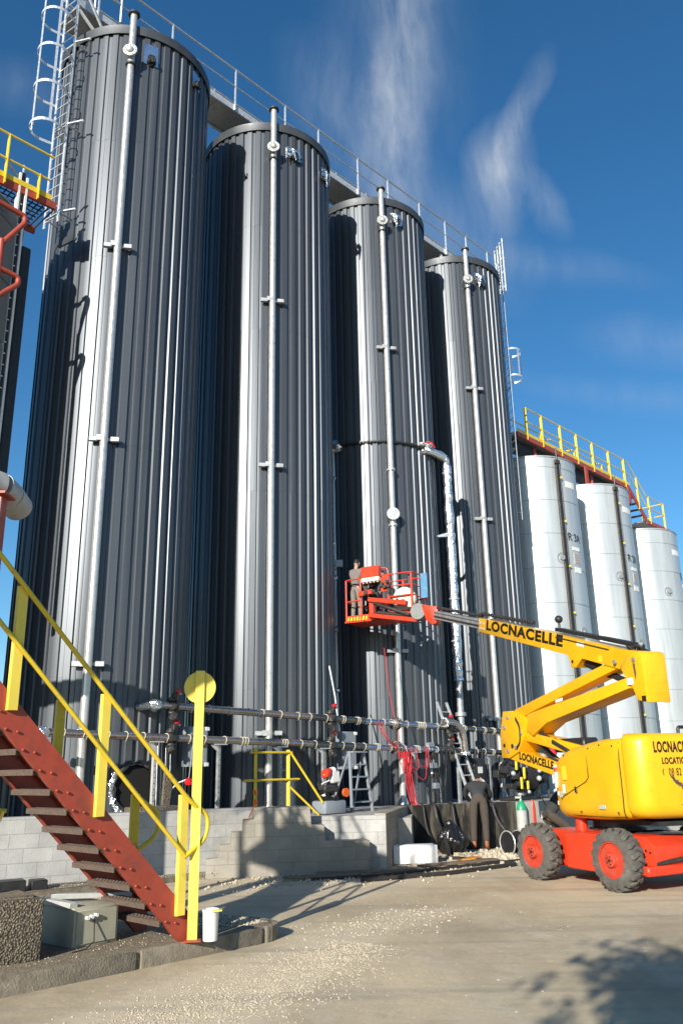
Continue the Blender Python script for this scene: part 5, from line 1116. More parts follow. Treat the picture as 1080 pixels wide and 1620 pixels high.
# turret hoods
def hood(sgn, name):
    rings = []
    for t_, nL, zb, zt, rc in ((-1.385, .79, .95, 1.96, .10), (-1.36, .80, .93, 1.98, .11), (-.95, .805, .885, 1.985, .13), (-.55, .81, .87, 1.945, .14), (-.10, .81, .87, 1.885, .14), (.15, .80, .87, 1.82, .14), (.30, .785, .87, 1.745, .14), (.42, .745, .89, 1.63, .14), (.50, .69, .92, 1.50, .13), (.55, .62, .98, 1.34, .10)):
        n0, n1 = -nL, -.17; pts = []
        for cn, cz, a0 in ((n1 - .04, zt - .04, 0), (n0 + rc, zt - rc, 90), (n0 + rc * 1.1, zb + rc * 1.3, 180), (n1 - .04, zb + .04, 270)):
            rr = rc if cn < -.3 else .04; rz = rr if a0 < 180 else rr * 1.25
            for q in range(7):
                an = R_(a0 + 15 * q); pts.append(lp_(t_, cz + rz * math.sin(an), sgn * (cn + rr * math.cos(an))))
        rings.append(pts)
    m = MB(); m.loft(rings); return m.obj(name, 'yellow_lift', lift, angle=50)
hd = hood(1, 'hood'); hood(-1, 'hood')
def cw_ring(inset, z, n=9):
    pts = []; hw = .81 - inset; t0 = -1.74 + inset; t1 = -1.40 - inset * .3; rc = .27
    for ct, cn, a0 in ((t1 - .05, hw - .05, 0), (t0 + rc, hw - rc, 90), (t0 + rc, -hw + rc, 180), (t1 - .05, -hw + .05, 270)):
        rr = rc if a0 in (90, 180) else .05
        for q in range(n):
            an = R_(a0 + 90 * q / (n - 1)); pts.append(lp_(ct + rr * math.cos(an), z, cn + rr * math.sin(an)))
    return pts
m = MB(); m.loft([cw_ring(i_, z) for i_, z in ((.20, .925), (.11, .94), (.045, .98), (.012, 1.04), (0, 1.12), (0, 1.90), (.008, 1.96), (.03, 2.005), (.075, 2.03), (.14, 2.035))]); cw = m.obj('counterweight', 'yellow_lift', lift, angle=40)
def rear_t(n): 
    hw, rc = .81, .27; a = abs(n)
    return -1.74 if a <= hw - rc else -1.74 + rc - math.sqrt(max(0, rc * rc - (a - hw + rc) ** 2))
for word, n0, n1, z0, z1 in (('LOCNACELLE', -.53, .16, 1.775, 1.925), ('LOCATION', -.42, .02, 1.625, 1.715), ('08 82 825 825', -.33, .20, 1.475, 1.575), ('(', -.43, -.40, 1.48, 1.57)):
    o = text_obj(word, 1, 'letter', 'lettering', .042 if word[0] == 'L' else .008, space=1.12); fit_text(o, n0, n1, z0, z1)
    place_mesh(o, lambda v: lp_(rear_t(v.x) - .003 - v.z, v.y, v.x), None); par(o, cw)
rnd = random.Random(9); m = MB()   # scorched paint below the lettering
for q in range(16):
    n_ = -.30 + q * .014 + rnd.uniform(-.012, .012); z_ = 1.47 - q * .011 + rnd.uniform(-.02, .015)
    r_ = rnd.uniform(.014, .032); m.prism([(r_ * rnd.uniform(.6, 1.1) * math.cos(a), r_ * rnd.uniform(.6, 1.3) * math.sin(a)) for a in [k * .785 for k in range(8)]], lp_(-1.7425, z_, n_), LN, UP, -.001, .003)
for q in range(9): m.box(lp_(-1.742, 1.22 + rnd.uniform(-.12, .06), -.18 + .05 * q), (rnd.uniform(.01, .05), .004, rnd.uniform(.008, .03)), LN, LU, UP)
par_ = m.obj('scorch_mark', 'tread', None); par(par_, cw)
m = MB()
for q in range(8): m.box(lp_(-.86 + .0, 0, 0), (.001, .001, .001))
m.bm.free()
# hood details
m = MB(); m.tube([lp_(a, z, -.815 + d) for a, z, d in ((-1.34, 1.93, .03), (-1.345, 1.7, .004), (-1.345, 1.2, .004), (-1.33, 1.02, .01), (-1.3, .93, .06))], .007, 6); m.obj('hood_seam', 'letter', hd); m = MB(); m.tube([lp_(a, z, -.811 + d) for a, z, d in ((-.55, 1.9, .06), (-.56, 1.78, .006), (-.57, 1.46, .0), (-.50, 1.40, .0), (.15, 1.18, .008), (.44, 1.00, .10))], .006, 6); m.obj('hood_seam', 'letter', hd)
m = MB(); m.prism([(.045 * math.cos(a), .17 * math.sin(a)) for a in [k * .524 for k in range(12)]], lp_(.36, 1.47, -.775), (LU * -.95 + LN * -.31).normalized(), UP, -.02, .02); so = m.obj('round_sticker', 'white', hd); m = MB(); m.box(lp_(.345, 1.57, -.788), (.05, .03, .07), (LU * -.95 + LN * -.31).normalized(), None, UP); m.obj('sticker_mark', 'sticker_red', so)
m = MB(); m.box(lp_(.06, 1.52, -.812), (.12, .006, .20), LU, LN, UP); m.obj('warning_sticker', 'sticker_yellow', hd)
for t_, z, w, h_ in ((.10, 1.29, .06, .13), (.34, 1.22, .05, .06), (.38, 1.08, .03, .06)): m = MB(); m.box(lp_(t_, z, -.812 + max(0, t_ - .2) * .30), (w, .008, h_), LU + LN * .25 * (t_ > .1), None, UP); m.obj('label_plate', 'white', hd)
m = MB(); m.box(lp_(.20, 1.21, -.806), (.08, .006, .09), LU, LN, UP); m.obj('data_plate', 'grey_paint', hd)
m = MB(); m.box(lp_(-.22, 1.28, -.812), (.06, .02, .09), LU + UP * .3, None, UP, .008); m.obj('latch', 'letter', hd)
for q, (t_, z) in enumerate(((-1.2, 1.88), (-1.2, 1.0), (-.62, 1.86), (.05, 1.78), (-.3, .98), (-.9, 1.9))): MB().cyl(lp_(t_, z, -.80), lp_(t_, z, -.812), .012, 8).obj('hood_bolt', 'dark_steel', hd)
m = MB(); m.tube([lp_(a, z, -.812 + d) for a, z, d in ((-1.30, .945, .075), (-.8, .93, .065), (-.2, .92, .06), (.3, .94, .08))], .006, 6); m.obj('hood_lip', 'letter', hd)
m = MB(); m.box(lp_(-.84, 1.06, -.806), (.15, .012, .06), LU, LN, UP, .004); m.obj('vent_slot', 'grey_paint', hd)
m = MB(); m.box(lp_(-.55, 1.35, 0), (1.6, .32, .9), LU, LN, UP, .02); m.box(lp_(-.6, .86, 0), (1.9, .9, .06), LU, LN, UP); m.obj('turntable_frame', 'black', lift)
m = MB(); m.tube(fillet([lp_(-1.5, 2.03, .1), lp_(-1.5, 2.12, .1), lp_(-1.5, 2.12, .3), lp_(-1.5, 2.03, .3)], .05), .025, 8); m.obj('lifting_eye', 'black', cw)
# arms, all in the vertical plane of the boom
def plate(poly, w, name, m_='yellow_lift', parent=lift, bev=.012): 
    b = MB(); b.prism(poly, LC, LU, UP, -w, w, bev); return b.obj(name, m_, parent)
LNx = LU.cross(UP)
bo = plate([(3.80, 4.265), (.62, 3.40), (.58, 3.18), (.42, 3.16), (.24, 3.30), (-.72, 3.02), (-.95, 2.86), (-1.0, 2.71), (-1.2, 2.64), (-1.2, 2.6), (-1.27, 2.6), (-1.27, 3.20), (-1.25, 3.21), (-.85, 3.28), (.99, 3.80), (3.76, 4.545)], .17, 'main_boom')
plate([(-.86, 2.9), (-1.06, 2.68), (-1.08, 2.52), (-1.31, 2.47), (-1.31, 3.17), (-1.24, 3.21), (-1.02, 3.235), (-.74, 3.03)], .205, 'boom_knuckle', bev=.02)
plate([(-.40, 3.15), (2.62, 2.63), (2.33, 2.49), (-.62, 3.03)], .15, 'upper_link')
plate([(-.85, 2.86), (1.48, 2.59), (2.08, 2.52), (2.22, 2.40), (2.23, 2.26), (1.94, 2.13), (1.46, 2.35), (-.95, 2.70)], .19, 'upper_arm')
plate([(2.94, 2.62), (2.58, 2.61), (2.10, 2.43), (2.20, 2.14), (2.46, 1.87), (2.8, 1.77), (3.09, 1.78), (3.10, 2.20)], .22, 'elbow_plate')
plate([(2.26, 2.23), (.40, 1.90), (.40, 1.72), (2.48, 2.10)], .15, 'lower_link')
la = plate([(2.56, 1.89), (.2, 1.50), (.2, 1.30), (1.23, 1.44), (2.90, 1.76)], .18, 'lower_arm')
m = MB(); m.cyl(lp_(.36, 3.24, 0), lp_(-.25, 2.99, 0), .075, 14); m.cyl(lp_(-.2, 3.0, 0), lp_(-.95, 2.70, 0), .05, 12); m.obj('boom_cylinder', 'black', lift)
m = MB(); m.cyl(lp_(2.0, 2.24, -.1), lp_(1.35, 2.0, -.1), .035, 12); m.cyl(lp_(1.4, 2.02, -.1), lp_(.5, 1.70, -.1), .065, 14); m.obj('arm_cylinder', 'dark_steel', lift)
m = MB()
for (t_, z) in ((-.66, 3.12), (-1.13, 3.1), (2.75, 2.5), (2.82, 1.9), (2.52, 1.95), (2.30, 2.2), (2.9, 2.32)):
    w = -.207 if t_ < 0 else -.225; m.cyl(lp_(t_, z, w), lp_(t_, z, w - .018), .035 if t_ != -1.13 else .03, 14)
m.obj('pivot_bolt', 'galv_dull', lift)
m = MB(); m.cyl(lp_(-1.12, 3.1, -.206), lp_(-1.12, 3.1, -.222), .032, 14); m.cyl(lp_(2.65, 1.98, -.22), lp_(2.65, 1.98, -.232), .04, 14); m.cyl(lp_(2.95, 2.0, -.22), lp_(2.95, 2.0, -.232), .035, 14); m.obj('pin_hole', 'black', lift)
m = MB(); m.box(lp_(-.98, 2.80, -.208), (.14, .006, .10), LU, LN, UP); m.obj('label_plate', 'white', lift)
m = MB(); m.box(lp_(-1.25, 2.53, -.208), (.09, .006, .08), LU, LN, UP); m.obj('access_hole', 'letter', lift)
# lettering on boom and lower arm (read from the left side)
bd = (LU * -2.75 + UP * -.73).normalized(); bu = (UP - bd * UP.dot(bd)).normalized()
o = text_obj('LOCNACELLE', 1, 'letter_black', 'lettering', .042, space=1.12); fit_text(o, 0, 2.78, 0, .205)
b0 = lp_(3.46, 4.255, -.1745); place_mesh(o, lambda v: b0 + bd * v.x + bu * v.y - LN * (v.z + .001), None); par(o, bo)
bd2 = (LU * -2.36 + UP * -.39).normalized(); bu2 = (UP - bd2 * UP.dot(bd2)).normalized()
o = text_obj('LOCNACELLE', 1, 'letter_black', 'lettering', .042, space=1.12); fit_text(o, 0, 1.14, 0, .135)
b2_ = lp_(2.50, 1.745, -.1845); place_mesh(o, lambda v: b2_ + bd2 * v.x + bu2 * v.y - LN * (v.z + .001), None); par(o, la)
m = MB()
for dz in (0, .11):
    for dt in (0, .13): m.cyl(lp_(3.72 - dt, 4.33 + dz - dt * .26, -.17), lp_(3.72 - dt, 4.33 + dz - dt * .26, -.18), .032, 14)
m.obj('wear_pad_bolt', 'galv', bo)
m = MB(); m.bar(lp_(3.7, 4.40), lp_(6.12, 5.03), .20, .19); m.obj('telescopic_section', 'galv_dull', lift)
m = MB(); m.bar(lp_(3.7, 4.36, -.106), lp_(6.1, 4.99, -.106), .008, .04); m.bar(lp_(3.7, 4.45, -.104), lp_(6.1, 5.08, -.104), .006, .012); m.obj('wear_strip', 'dark_steel', lift)
first = None; N = 46
m = MB()
for k in range(N):
    t_ = 1.9 + (6.05 - 1.9) * k / N; z = 4.10 + (t_ - 1.9) * .262; m.box(lp_(t_, z + (0 if t_ > 3.8 else .05), -.04), (.075, .1, .06), LU + UP * .262, LN, None if False else (UP - LU * .262), .008)
m.obj('cable_carrier', 'black', lift)
m = MB(); m.bar(lp_(1.1, 3.90), lp_(-.9, 3.36), .16, .06); m.obj('boom_cover', 'black', bo)
m = MB(); rnd = random.Random(5); m.ball(lp_(1.0, 4.06, -.05), .07, 2); m.cyl(lp_(1.0, 3.9, -.05), lp_(1.0, 4.04, -.05), .02, 8); m.obj('limit_switch', 'black', bo); m = MB()
for k in range(6): MB().tube(fillet([lp_(-.72 - .05 * k, 3.26, rnd.uniform(-.12, .12)), lp_(-.82 - .05 * k, 3.34 + rnd.uniform(0, .03), rnd.uniform(-.15, .1)), lp_(-1.0 - .04 * k, 3.20, rnd.uniform(-.12, .12))], .08), .016, 6).obj('hose_loop', 'black', bo)
m.bm.free()
m = MB(); m.box(lp_(1.0, 1.95, .05), (.9, .3, .22), LU, LN, UP, .03); m.tube(fillet([lp_(2.3, 2.05, .1), lp_(1.6, 1.62, .15), lp_(.8, 1.8, .1)], .3), .05, 8); m.obj('valve_block', 'black', lift)
# hydraulic lines, grease and decals on the arms
for k, (n_, r_) in enumerate(((-.10, .016), (-.05, .014), (.0, .016), (.06, .013))):
    MB().tube(fillet([lp_(2.0, 2.10 - .03 * k, n_), lp_(1.8, 1.86 - .05 * k, n_), lp_(1.2, 1.62 + .02 * k, n_), lp_(.6, 1.58, n_)], .25, 6), r_, 6).obj('hydraulic_hose', 'hose', lift)
for k in range(3): MB().tube(fillet([lp_(2.45, 2.48 - .02 * k, -.236), lp_(2.3, 2.36 - .03 * k, -.25), lp_(2.32, 2.05, -.245), lp_(2.48, 1.92 + .02 * k, -.232)], .1, 5), .011, 6).obj('hydraulic_hose', 'hose', lift)
MB().tube([lp_(.95, 3.74, -.178), lp_(-.5, 3.33, -.178)], .010, 6).obj('hydraulic_line', 'dark_steel', bo)
for t_, z, w, h_, ml in ((.25, 3.52, .20, .07, 'white'), (-.25, 3.22, .10, .10, 'sticker_yellow'), (.52, 3.27, .05, .05, 'letter')):
    MB().box(lp_(t_, z, -.1725), (w, .004, h_), bd, None, bu).obj('decal', ml, bo)
MB().box(lp_(1.0, 2.68, -.192), (.22, .004, .05), LU * 1 - UP * .11, None, UP).obj('decal', 'white', lift)
m = MB(); m.prism([(0, 0), (.05, .0), (.06, -.16), (.03, -.24), (.01, -.1)], lp_(-1.08, 3.05, -.2075), -LU, UP, -.001, .001); m.obj('grease_run', 'tread', lift)
# ---------------------------------------------------------------- basket
BP = Vector((.0787, 20.9, 5.17)); B1 = Vector((.867, -.498, 0)).normalized(); B2 = Vector((.498, .867, 0)).normalized()
def bk(a, z, b=0.0): return BP + B1 * a + B2 * b + UP * z
bas = MB(); bas.box(bk(.93, -.02, .38), (1.86, .78, .05), B1, B2, UP, .006); basket = bas.obj('basket', 'red_lift', lift)
m = MB()
for b_ in (0, .77): m.box(bk(.93, .06, b_), (1.86, .012, .15), B1, B2, UP)
for a in (0, 1.86): m.box(bk(a, .06, .385), (.012, .77, .15), B1, B2, UP)
m.obj('toe_board', 'red_lift', basket)
m = MB(); 
for k in range(7): m.prism([(0, 0), (.045, 0), (.07, .10), (.025, .10)], bk(.03 + .085 * k, .0, -.012), B1, UP, -.001, .003)
m.obj('hazard_stripe', 'sticker_yellow', basket)
m = MB(); m.box(bk(.45, -.06, -.10), (.30, .2, .04), B1, B2, UP, .005); m.box(bk(.16, -.03, -.04), (.36, .1, .05), B1, B2, UP, .005); m.obj('step_plate', 'red_lift', basket)
def rail(pts, r=.019): return MB().tube(fillet(pts, .09, 4), r, 8).obj('rail', 'red_lift', basket)
for a, b_ in ((0, 0), (.42, 0), (1.20, 0), (1.83, 0), (0, .77), (.62, .77), (1.24, .77), (1.86, .77)): MB().bar(bk(a, 0, b_), bk(a, 1.05, b_), .04, .04).obj('rail_post', 'red_lift', basket)
rail([bk(.42, 1.06, 0), bk(0, 1.06, 0), bk(0, 1.06, .77), bk(1.86, 1.06, .77), bk(1.86, 1.06, 0), bk(1.0, 1.06, 0)])
rail([bk(.42, .50, 0), bk(0, .50, 0), bk(0, .5, .77), bk(1.86, .5, .77), bk(1.86, .5, 0), bk(1.2, .5, 0)]); rail([bk(1.2, .76, 0), bk(1.86, .76, 0), bk(1.86, .76, .4)])
rail([bk(.98, 1.0, -.02), bk(.98, 1.27, -.02), bk(1.20, 1.24, .0), bk(1.22, .9, .02)], .016)
m = MB(); m.box(bk(.76, 1.16, -.06), (.52, .16, .30), B1, None, UP + B2 * .25, .015); cb = m.obj('control_box', 'red_lift', basket)
m = MB(); m.box(bk(.80, .955, -.12), (.50, .16, .11), B1, None, UP + B2 * .1, .01); m.obj('control_tray', 'cream', cb)
m = MB(); rnd = random.Random(15)
for k in range(16): m.box(bk(.55 + rnd.uniform(0, .75), .84 + rnd.uniform(-.22, .05), -.06 + rnd.uniform(-.06, .1)), (rnd.uniform(.05, .14), .06, rnd.uniform(.04, .12)), B1, B2, UP, .008)
m.obj('control_linkage', 'dark_steel', cb)
m = MB()
for k in range(5): m.ball(bk(.6 + .1 * k, .885, -.17), .02, 1)
m.obj('knob', 'galv', cb)
m = MB(); m.box(bk(.60, .66, -.05), (.4, .1, .12), B1 + UP * .1, None, UP, .01); m.box(bk(1.12, .92, -.0), (.16, .04, .28), B1, B2, UP, .005); m.box(bk(1.1, .72, -.02), (.18, .05, .16), B1, B2, UP, .01); m.obj('bracket_plate', 'red_lift', basket)
m = MB(); m.box(bk(.80, .22, -.10), (.13, .14, .52), B1, B2, UP, .01); m.obj('mount_post', 'red_lift', basket)
m = MB(); m.bar(bk(.74, .46, -.17), bk(1.82, .24, -.25), .12, .11, bev=.01); m.obj('mount_arm', 'red_lift', basket)
m = MB(); m.bar(bk(.76, .06, -.17), bk(2.08, -.20, -.25), .14, .10, bev=.01); m.obj('mount_arm', 'red_lift', basket)
m = MB(); m.tube(fillet([bk(.9, .34, -.2), bk(1.3, .18, -.32), bk(1.9, -.06, -.3)], .3), .045, 8); m.cyl(bk(1.0, .1, -.2), bk(1.9, -.08, -.25), .05, 10); m.obj('hose', 'hose', basket)
m = MB(); m.lathe(bk(2.14, -.01, -.36), B2, [(0, .0), (0, .19), (.05, .2), (.22, .2), (.22, 0)], 28); m.obj('rotator', 'rotator', basket)
m = MB(); m.prism([(2.24, .14), (2.66, .05), (2.70, -.10), (2.60, -.34), (2.48, -.36), (2.34, -.22)], BP - B2 * .25, B1, UP, -.12, .12, .012); m.obj('fork', 'red_lift', basket)
m = MB(); m.lathe(bk(1.58, .42, .06), B2, [(0, .02), (-.01, .1), (.0, .285), (.02, .30), (.10, .30), (.10, .02)], 40); dr = m.obj('cable_drum', 'cream', basket); m = MB(); m.cyl(bk(1.42, .42, .02), bk(1.42, .42, .08), .03, 10); m.obj('drum_hub', 'black', dr)
m = MB(); m.box(bk(1.60, .30, -.12), (.2, .08, .14), B1, None, UP, .02); m.cyl(bk(1.76, .96, .04), bk(1.76, .74, .04), .045, 10); m.ball(bk(1.76, 1.02, .04), .045, 1); m.obj('work_lamp', 'dark_steel', basket)
m = MB(); m.box(bk(1.97, .78, .45), (.18, .015, .62), B1, B2, UP); m.obj('clear_panel', 'glass', basket)
# ================================================================== PEOPLE
def skin_part(name, nodes, edges, m_, parent, sub=2, extra=None):
    # grow one continuous surface round a skeleton of joints
    me = bpy.data.meshes.new(name + '_skeleton'); me.from_pydata([n[0] for n in nodes], edges, []); me.update()
    o = bpy.data.objects.new('skeleton', me); COL.objects.link(o)
    sk = o.modifiers.new('skin', 'SKIN'); sk.use_smooth_shade = True; sk.branch_smoothing = .6
    if not me.skin_vertices: me.attributes
    bpy.context.view_layer.update()
    for v, n in zip(o.data.skin_vertices[0].data, nodes): v.radius = n[1] if isinstance(n[1], tuple) else (n[1], n[1]); v.use_root = False
    o.data.skin_vertices[0].data[0].use_root = True
    sb = o.modifiers.new('sub', 'SUBSURF'); sb.levels = sub; sb.render_levels = sub
    bpy.context.view_layer.update()
    ev = bpy.data.meshes.new_from_object(o.evaluated_get(bpy.context.evaluated_depsgraph_get()))
    bpy.data.objects.remove(o); bpy.data.meshes.remove(me)
    b = MB(); b.bm.from_mesh(ev); bpy.data.meshes.remove(ev)
    if extra: extra(b)
    return b.obj(name, m_, parent, angle=80)
def person(label, o, fwd, h, J, top, bottom, boots='boot', hair='hair', group=None, sleeves=True):
    # J: joints in body units for a 1.75 m figure (x right, y forward, z up)
    s = h / 1.75; F = Vector(fwd).normalized(); Rt = F.cross(UP).normalized(); o = Vector(o)
    W_ = lambda p: o + (Rt * p[0] + F * p[1] + UP * p[2]) * s
    t = thing('person', tuple(o), label, 'person', group); P = {k: W_(v) for k, v in J.items()}; q = lambda k, r: (P[k], tuple(x * s for x in r) if isinstance(r, tuple) else r * s)
    mid = lambda a, b, f: P[a].lerp(P[b], f)
    hd_ = (P['head'] - P['neck']).normalized(); look = (F - hd_ * F.dot(hd_)).normalized() if abs(F.dot(hd_)) < .95 else -UP; sidev = look.cross(hd_).normalized()
    n = [q('pelvis', .10), (mid('pelvis', 'chest', .5), .095 * s), q('chest', .105), q('neck', .055), (P['head'], .06 * s),
         q('shL', .05), q('elL', .040), q('haL', .030), q('shR', .05), q('elR', .040), q('haR', .030),
         q('hipL', .07), q('knL', .052), q('anL', .040), q('toL', .035), q('hipR', .07), q('knR', .052), q('anR', .040), q('toR', .035)]
    e = [(0, 1), (1, 2), (2, 3), (3, 4), (2, 5), (5, 6), (6, 7), (2, 8), (8, 9), (9, 10), (0, 11), (11, 12), (12, 13), (13, 14), (0, 15), (15, 16), (16, 17), (17, 18)]
    def head(b):
        c = P['head'] + hd_ * .03 * s; m = Matrix(((sidev.x, look.x, hd_.x, c.x), (sidev.y, look.y, hd_.y, c.y), (sidev.z, look.z, hd_.z, c.z), (0, 0, 0, 1)))
        r = bmesh.ops.create_icosphere(b.bm, subdivisions=3, radius=1, matrix=m @ Matrix.Diagonal((.074 * s, .093 * s, .112 * s, 1)))
        inv = m.inverted()
        for v in r['verts']:
            l_ = inv @ v.co
            if l_.z < -.03 * s: l_.x *= 1 + l_.z / s * 2.2; l_.y += .012 * s * (l_.y > 0)
            v.co = m @ l_
        b.ball(c + look * .098 * s - hd_ * .012 * s, .017 * s, 1, (1, 1, 1.3))
        for sg in (-1, 1):
            b.ball(c + sidev * sg * .077 * s - hd_ * .008 * s, .026 * s, 1, (.6, .8, 1.2)); b.ball(c + look * .083 * s + sidev * sg * .032 * s + hd_ * .012 * s, .012 * s, 1)
        b.box(c + look * .089 * s - hd_ * .052 * s, (.045 * s, .012 * s, .012 * s), sidev, None, hd_)
        for a_, h_, sg in (('elL', 'haL', -1), ('elR', 'haR', 1)):
            d = (P[h_] - P[a_]).normalized(); w = d.cross(UP); w = w.normalized() if w.length > .1 else Rt; nn = w.cross(d); p = P[h_]
            b.ball(p + d * .045 * s, .042 * s, 2, (1, 1, 1))
            for k in range(4):
                L = (.070, .078, .074, .058)[k] * s; q0 = p + d * .075 * s + w * (k - 1.5) * .019 * s
                b.tube([q0 - d * .03 * s, q0 + d * L * .45, q0 + d * L * .8 - nn * .018 * s, q0 + d * L * .95 - nn * .038 * s], [.0095 * s, .009 * s, .0085 * s, .006 * s], 7)
            q0 = p + d * .025 * s - w * sg * .035 * s; b.tube([q0, q0 + d * .03 * s - w * sg * .025 * s, q0 + d * .062 * s - w * sg * .030 * s - nn * .015 * s], [.011 * s, .010 * s, .007 * s], 7)
    skin_part('body', n, e, 'skin', t, 2, head)
    g = 1.2
    nj = [(mid('pelvis', 'chest', -.12), (.158 * s, .145 * s)), (mid('pelvis', 'chest', .45), (.152 * s, .14 * s)), (P['chest'], (.165 * s, .155 * s)), (mid('chest', 'neck', .8), (.09 * s, .085 * s)),
          (P['shL'], .092 * s), (P['elL'], .058 * s), (mid('elL', 'haL', .85), .045 * s), (P['shR'], .092 * s), (P['elR'], .058 * s), (mid('elR', 'haR', .85), .045 * s)]
    skin_part('jacket', nj, [(0, 1), (1, 2), (2, 3), (2, 4), (4, 5), (5, 6), (2, 7), (7, 8), (8, 9)], top, t)
    nt = [(mid('pelvis', 'chest', .12), .140 * s), (P['pelvis'], .150 * s), (P['hipL'], .112 * s), (P['knL'], .078 * s), (mid('knL', 'anL', .88), .064 * s), (P['hipR'], .112 * s), (P['knR'], .078 * s), (mid('knR', 'anR', .88), .064 * s)]
    skin_part('trousers', nt, [(0, 1), (1, 2), (2, 3), (3, 4), (1, 5), (5, 6), (6, 7)], bottom, t)
    for sg in 'LR':
        k = mid('kn' + sg, 'an' + sg, .55); heel = P['an' + sg] - (P['to' + sg] - P['an' + sg]) * .3; heel.z = P['to' + sg].z
        skin_part('boot', [(P['an' + sg], .055 * s), (k, .062 * s), (heel, .045 * s), (P['to' + sg], .042 * s)], [(0, 1), (0, 2), (0, 3)], boots, t)
    c = P['head'] + hd_ * .045 * s - look * .012 * s; b = MB()
    m = Matrix(((sidev.x, look.x, hd_.x, c.x), (sidev.y, look.y, hd_.y, c.y), (sidev.z, look.z, hd_.z, c.z), (0, 0, 0, 1)))
    r = bmesh.ops.create_icosphere(b.bm, subdivisions=3, radius=1, matrix=m @ Matrix.Diagonal((.083 * s, .100 * s, .108 * s, 1))); inv = m.inverted()
    bmesh.ops.delete(b.bm, geom=[v for v in b.bm.verts if (inv @ v.co).z < (-.06 if (inv @ v.co).y < 0 else .035) * s], context='VERTS')
    b.obj('hair' if hair == 'hair' else 'cap', hair, t)
    return t
STAND = dict(pelvis=(0, 0, .95), chest=(0, .03, 1.30), neck=(0, .03, 1.49), head=(0, .07, 1.60), shL=(-.19, .03, 1.42), elL=(-.25, .16, 1.16), haL=(-.20, .36, 1.12), shR=(.19, .03, 1.42), elR=(.26, .18, 1.18), haR=(.20, .38, 1.20),
             hipL=(-.09, 0, .92), knL=(-.10, .03, .50), anL=(-.11, -.01, .09), toL=(-.12, .14, .035), hipR=(.09, 0, .92), knR=(.11, .05, .50), anR=(.12, .02, .09), toR=(.13, .17, .035))
person('worker in grey shirt standing at the left end of the raised basket', bk(.12, .005, .30), B2 + B1 * .1, 1.68, STAND, 'jacket_grey', 'trousers_grey', boots='black')
STOOP = dict(STAND, pelvis=(0, -.05, .88), chest=(0, .16, 1.16), neck=(0, .26, 1.31), head=(0, .35, 1.38), shL=(-.19, .2, 1.26), elL=(-.24, .36, 1.04), haL=(-.16, .52, 1.0), shR=(.19, .2, 1.26), elR=(.25, .36, 1.04), haR=(.17, .54, 1.02), hipL=(-.09, -.05, .86), hipR=(.09, -.05, .86), knL=(-.10, .06, .47), knR=(.11, .08, .47))
person('dark-clad worker stooping behind the control box of the basket', bk(.62, .005, .30), B2 + B1 * .25, 1.58, STOOP, 'sweater', 'trousers_brown', boots='black')
BEND = dict(STAND, pelvis=(0, 0, .99), chest=(-.02, .24, 1.22), neck=(0, .41, 1.31), head=(.06, .53, 1.29), shL=(-.20, .33, 1.24), elL=(-.25, .52, 1.02), haL=(-.14, .70, .92), shR=(.17, .33, 1.24), elR=(.27, .50, 1.02), haR=(.24, .72, .95),
            hipL=(-.10, 0, .95), knL=(-.12, .0, .50), anL=(-.13, -.04, .09), toL=(-.16, .10, .035), hipR=(.10, 0, .95), knR=(.12, .02, .50), anR=(.12, -.03, .09), toR=(.14, .11, .035))
person('worker in brown trousers and rust boots bending over the stained wall', (2.72, 18.27, .0), (.12, .99, 0), 1.78, BEND, 'sweater', 'trousers_brown', hair='white')
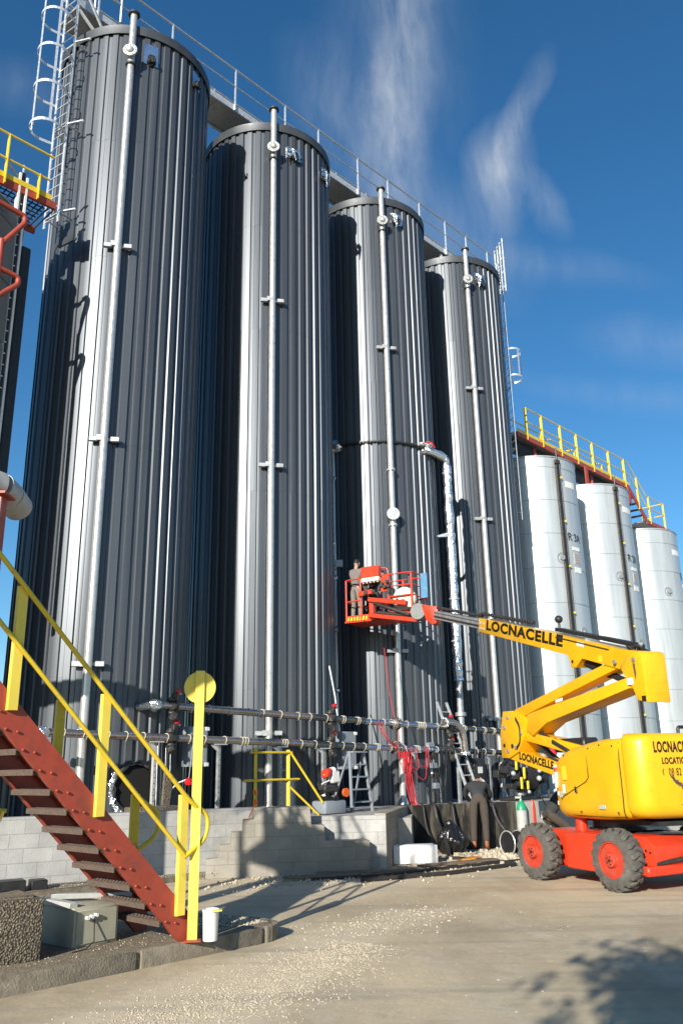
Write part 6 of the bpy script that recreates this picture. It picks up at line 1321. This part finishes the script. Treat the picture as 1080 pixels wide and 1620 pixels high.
SQUAT = dict(STAND, pelvis=(0, -.20, .74), chest=(0, .10, 1.03), neck=(0, .26, 1.15), head=(0, .36, 1.18), shL=(-.19, .15, 1.10), elL=(-.25, .36, .88), haL=(-.15, .55, .78), shR=(.19, .15, 1.10), elR=(.25, .36, .88), haR=(.15, .56, .80),
             hipL=(-.10, -.19, .71), knL=(-.15, .16, .45), anL=(-.14, -.08, .10), toL=(-.15, .08, .035), hipR=(.10, -.19, .71), knR=(.15, .18, .45), anR=(.14, -.06, .10), toR=(.15, .10, .035))
person('worker crouching half hidden behind the lift hood, dark top and brown trousers', (4.06, 17.1, .0), (.95, .25, 0), 1.78, SQUAT, 'sweater', 'trousers_brown')

# ================================================================== TREES BEHIND THE CAMERA (their shade falls on the yard)
def tree(base, hgt, crown, label, seed, n=17000):
    rnd = random.Random(seed); base = Vector(base); t = thing('broadleaf_tree', tuple(base), label, 'tree', 'trees behind the yard')
    m = MB(); c = base + UP * hgt; m.tube([base, base + UP * hgt * .3 + Vector((.05, .04, 0)), base + UP * hgt * .7, c + UP * crown * .5], [.16, .13, .09, .03], 10); tips = []
    for k in range(16):
        a = rnd.random() * 6.28; z = rnd.uniform(.55, 1.0) * hgt; p = base + UP * z; L = crown * rnd.uniform(.6, 1.1); e_ = p + Vector((math.cos(a) * L, math.sin(a) * L, L * rnd.uniform(.1, .8)))
        m.tube([p, p.lerp(e_, .5) + UP * .1, e_], [.05, .03, .01], 6); tips += [p.lerp(e_, f) for f in (.5, .75, 1.0)]
    m.obj('trunk', 'bark', t); b = MB()
    for _ in range(n):
        tip = rnd.choice(tips); p = tip + Vector((rnd.gauss(0, 1), rnd.gauss(0, 1), rnd.gauss(0, .8))) * crown * .20; r = rnd.uniform(.035, .075)
        x = Vector((rnd.gauss(0, 1), rnd.gauss(0, 1), rnd.gauss(0, 1))).normalized(); y = x.cross(Vector((rnd.gauss(0, 1), rnd.gauss(0, 1), rnd.gauss(0, 1)))).normalized()
        vs = [b.bm.verts.new(p + x * r * 1.6), b.bm.verts.new(p + y * r * .7), b.bm.verts.new(p - x * r * 1.6), b.bm.verts.new(p - y * r * .7)]; b.bm.faces.new(vs)
    b.obj('crown', 'leaf', t, smooth=False); return t
tree((-1.0, -3.5, 0), 3.7, 1.5, 'small broadleaf tree behind the photographer, nearer of two', 3)
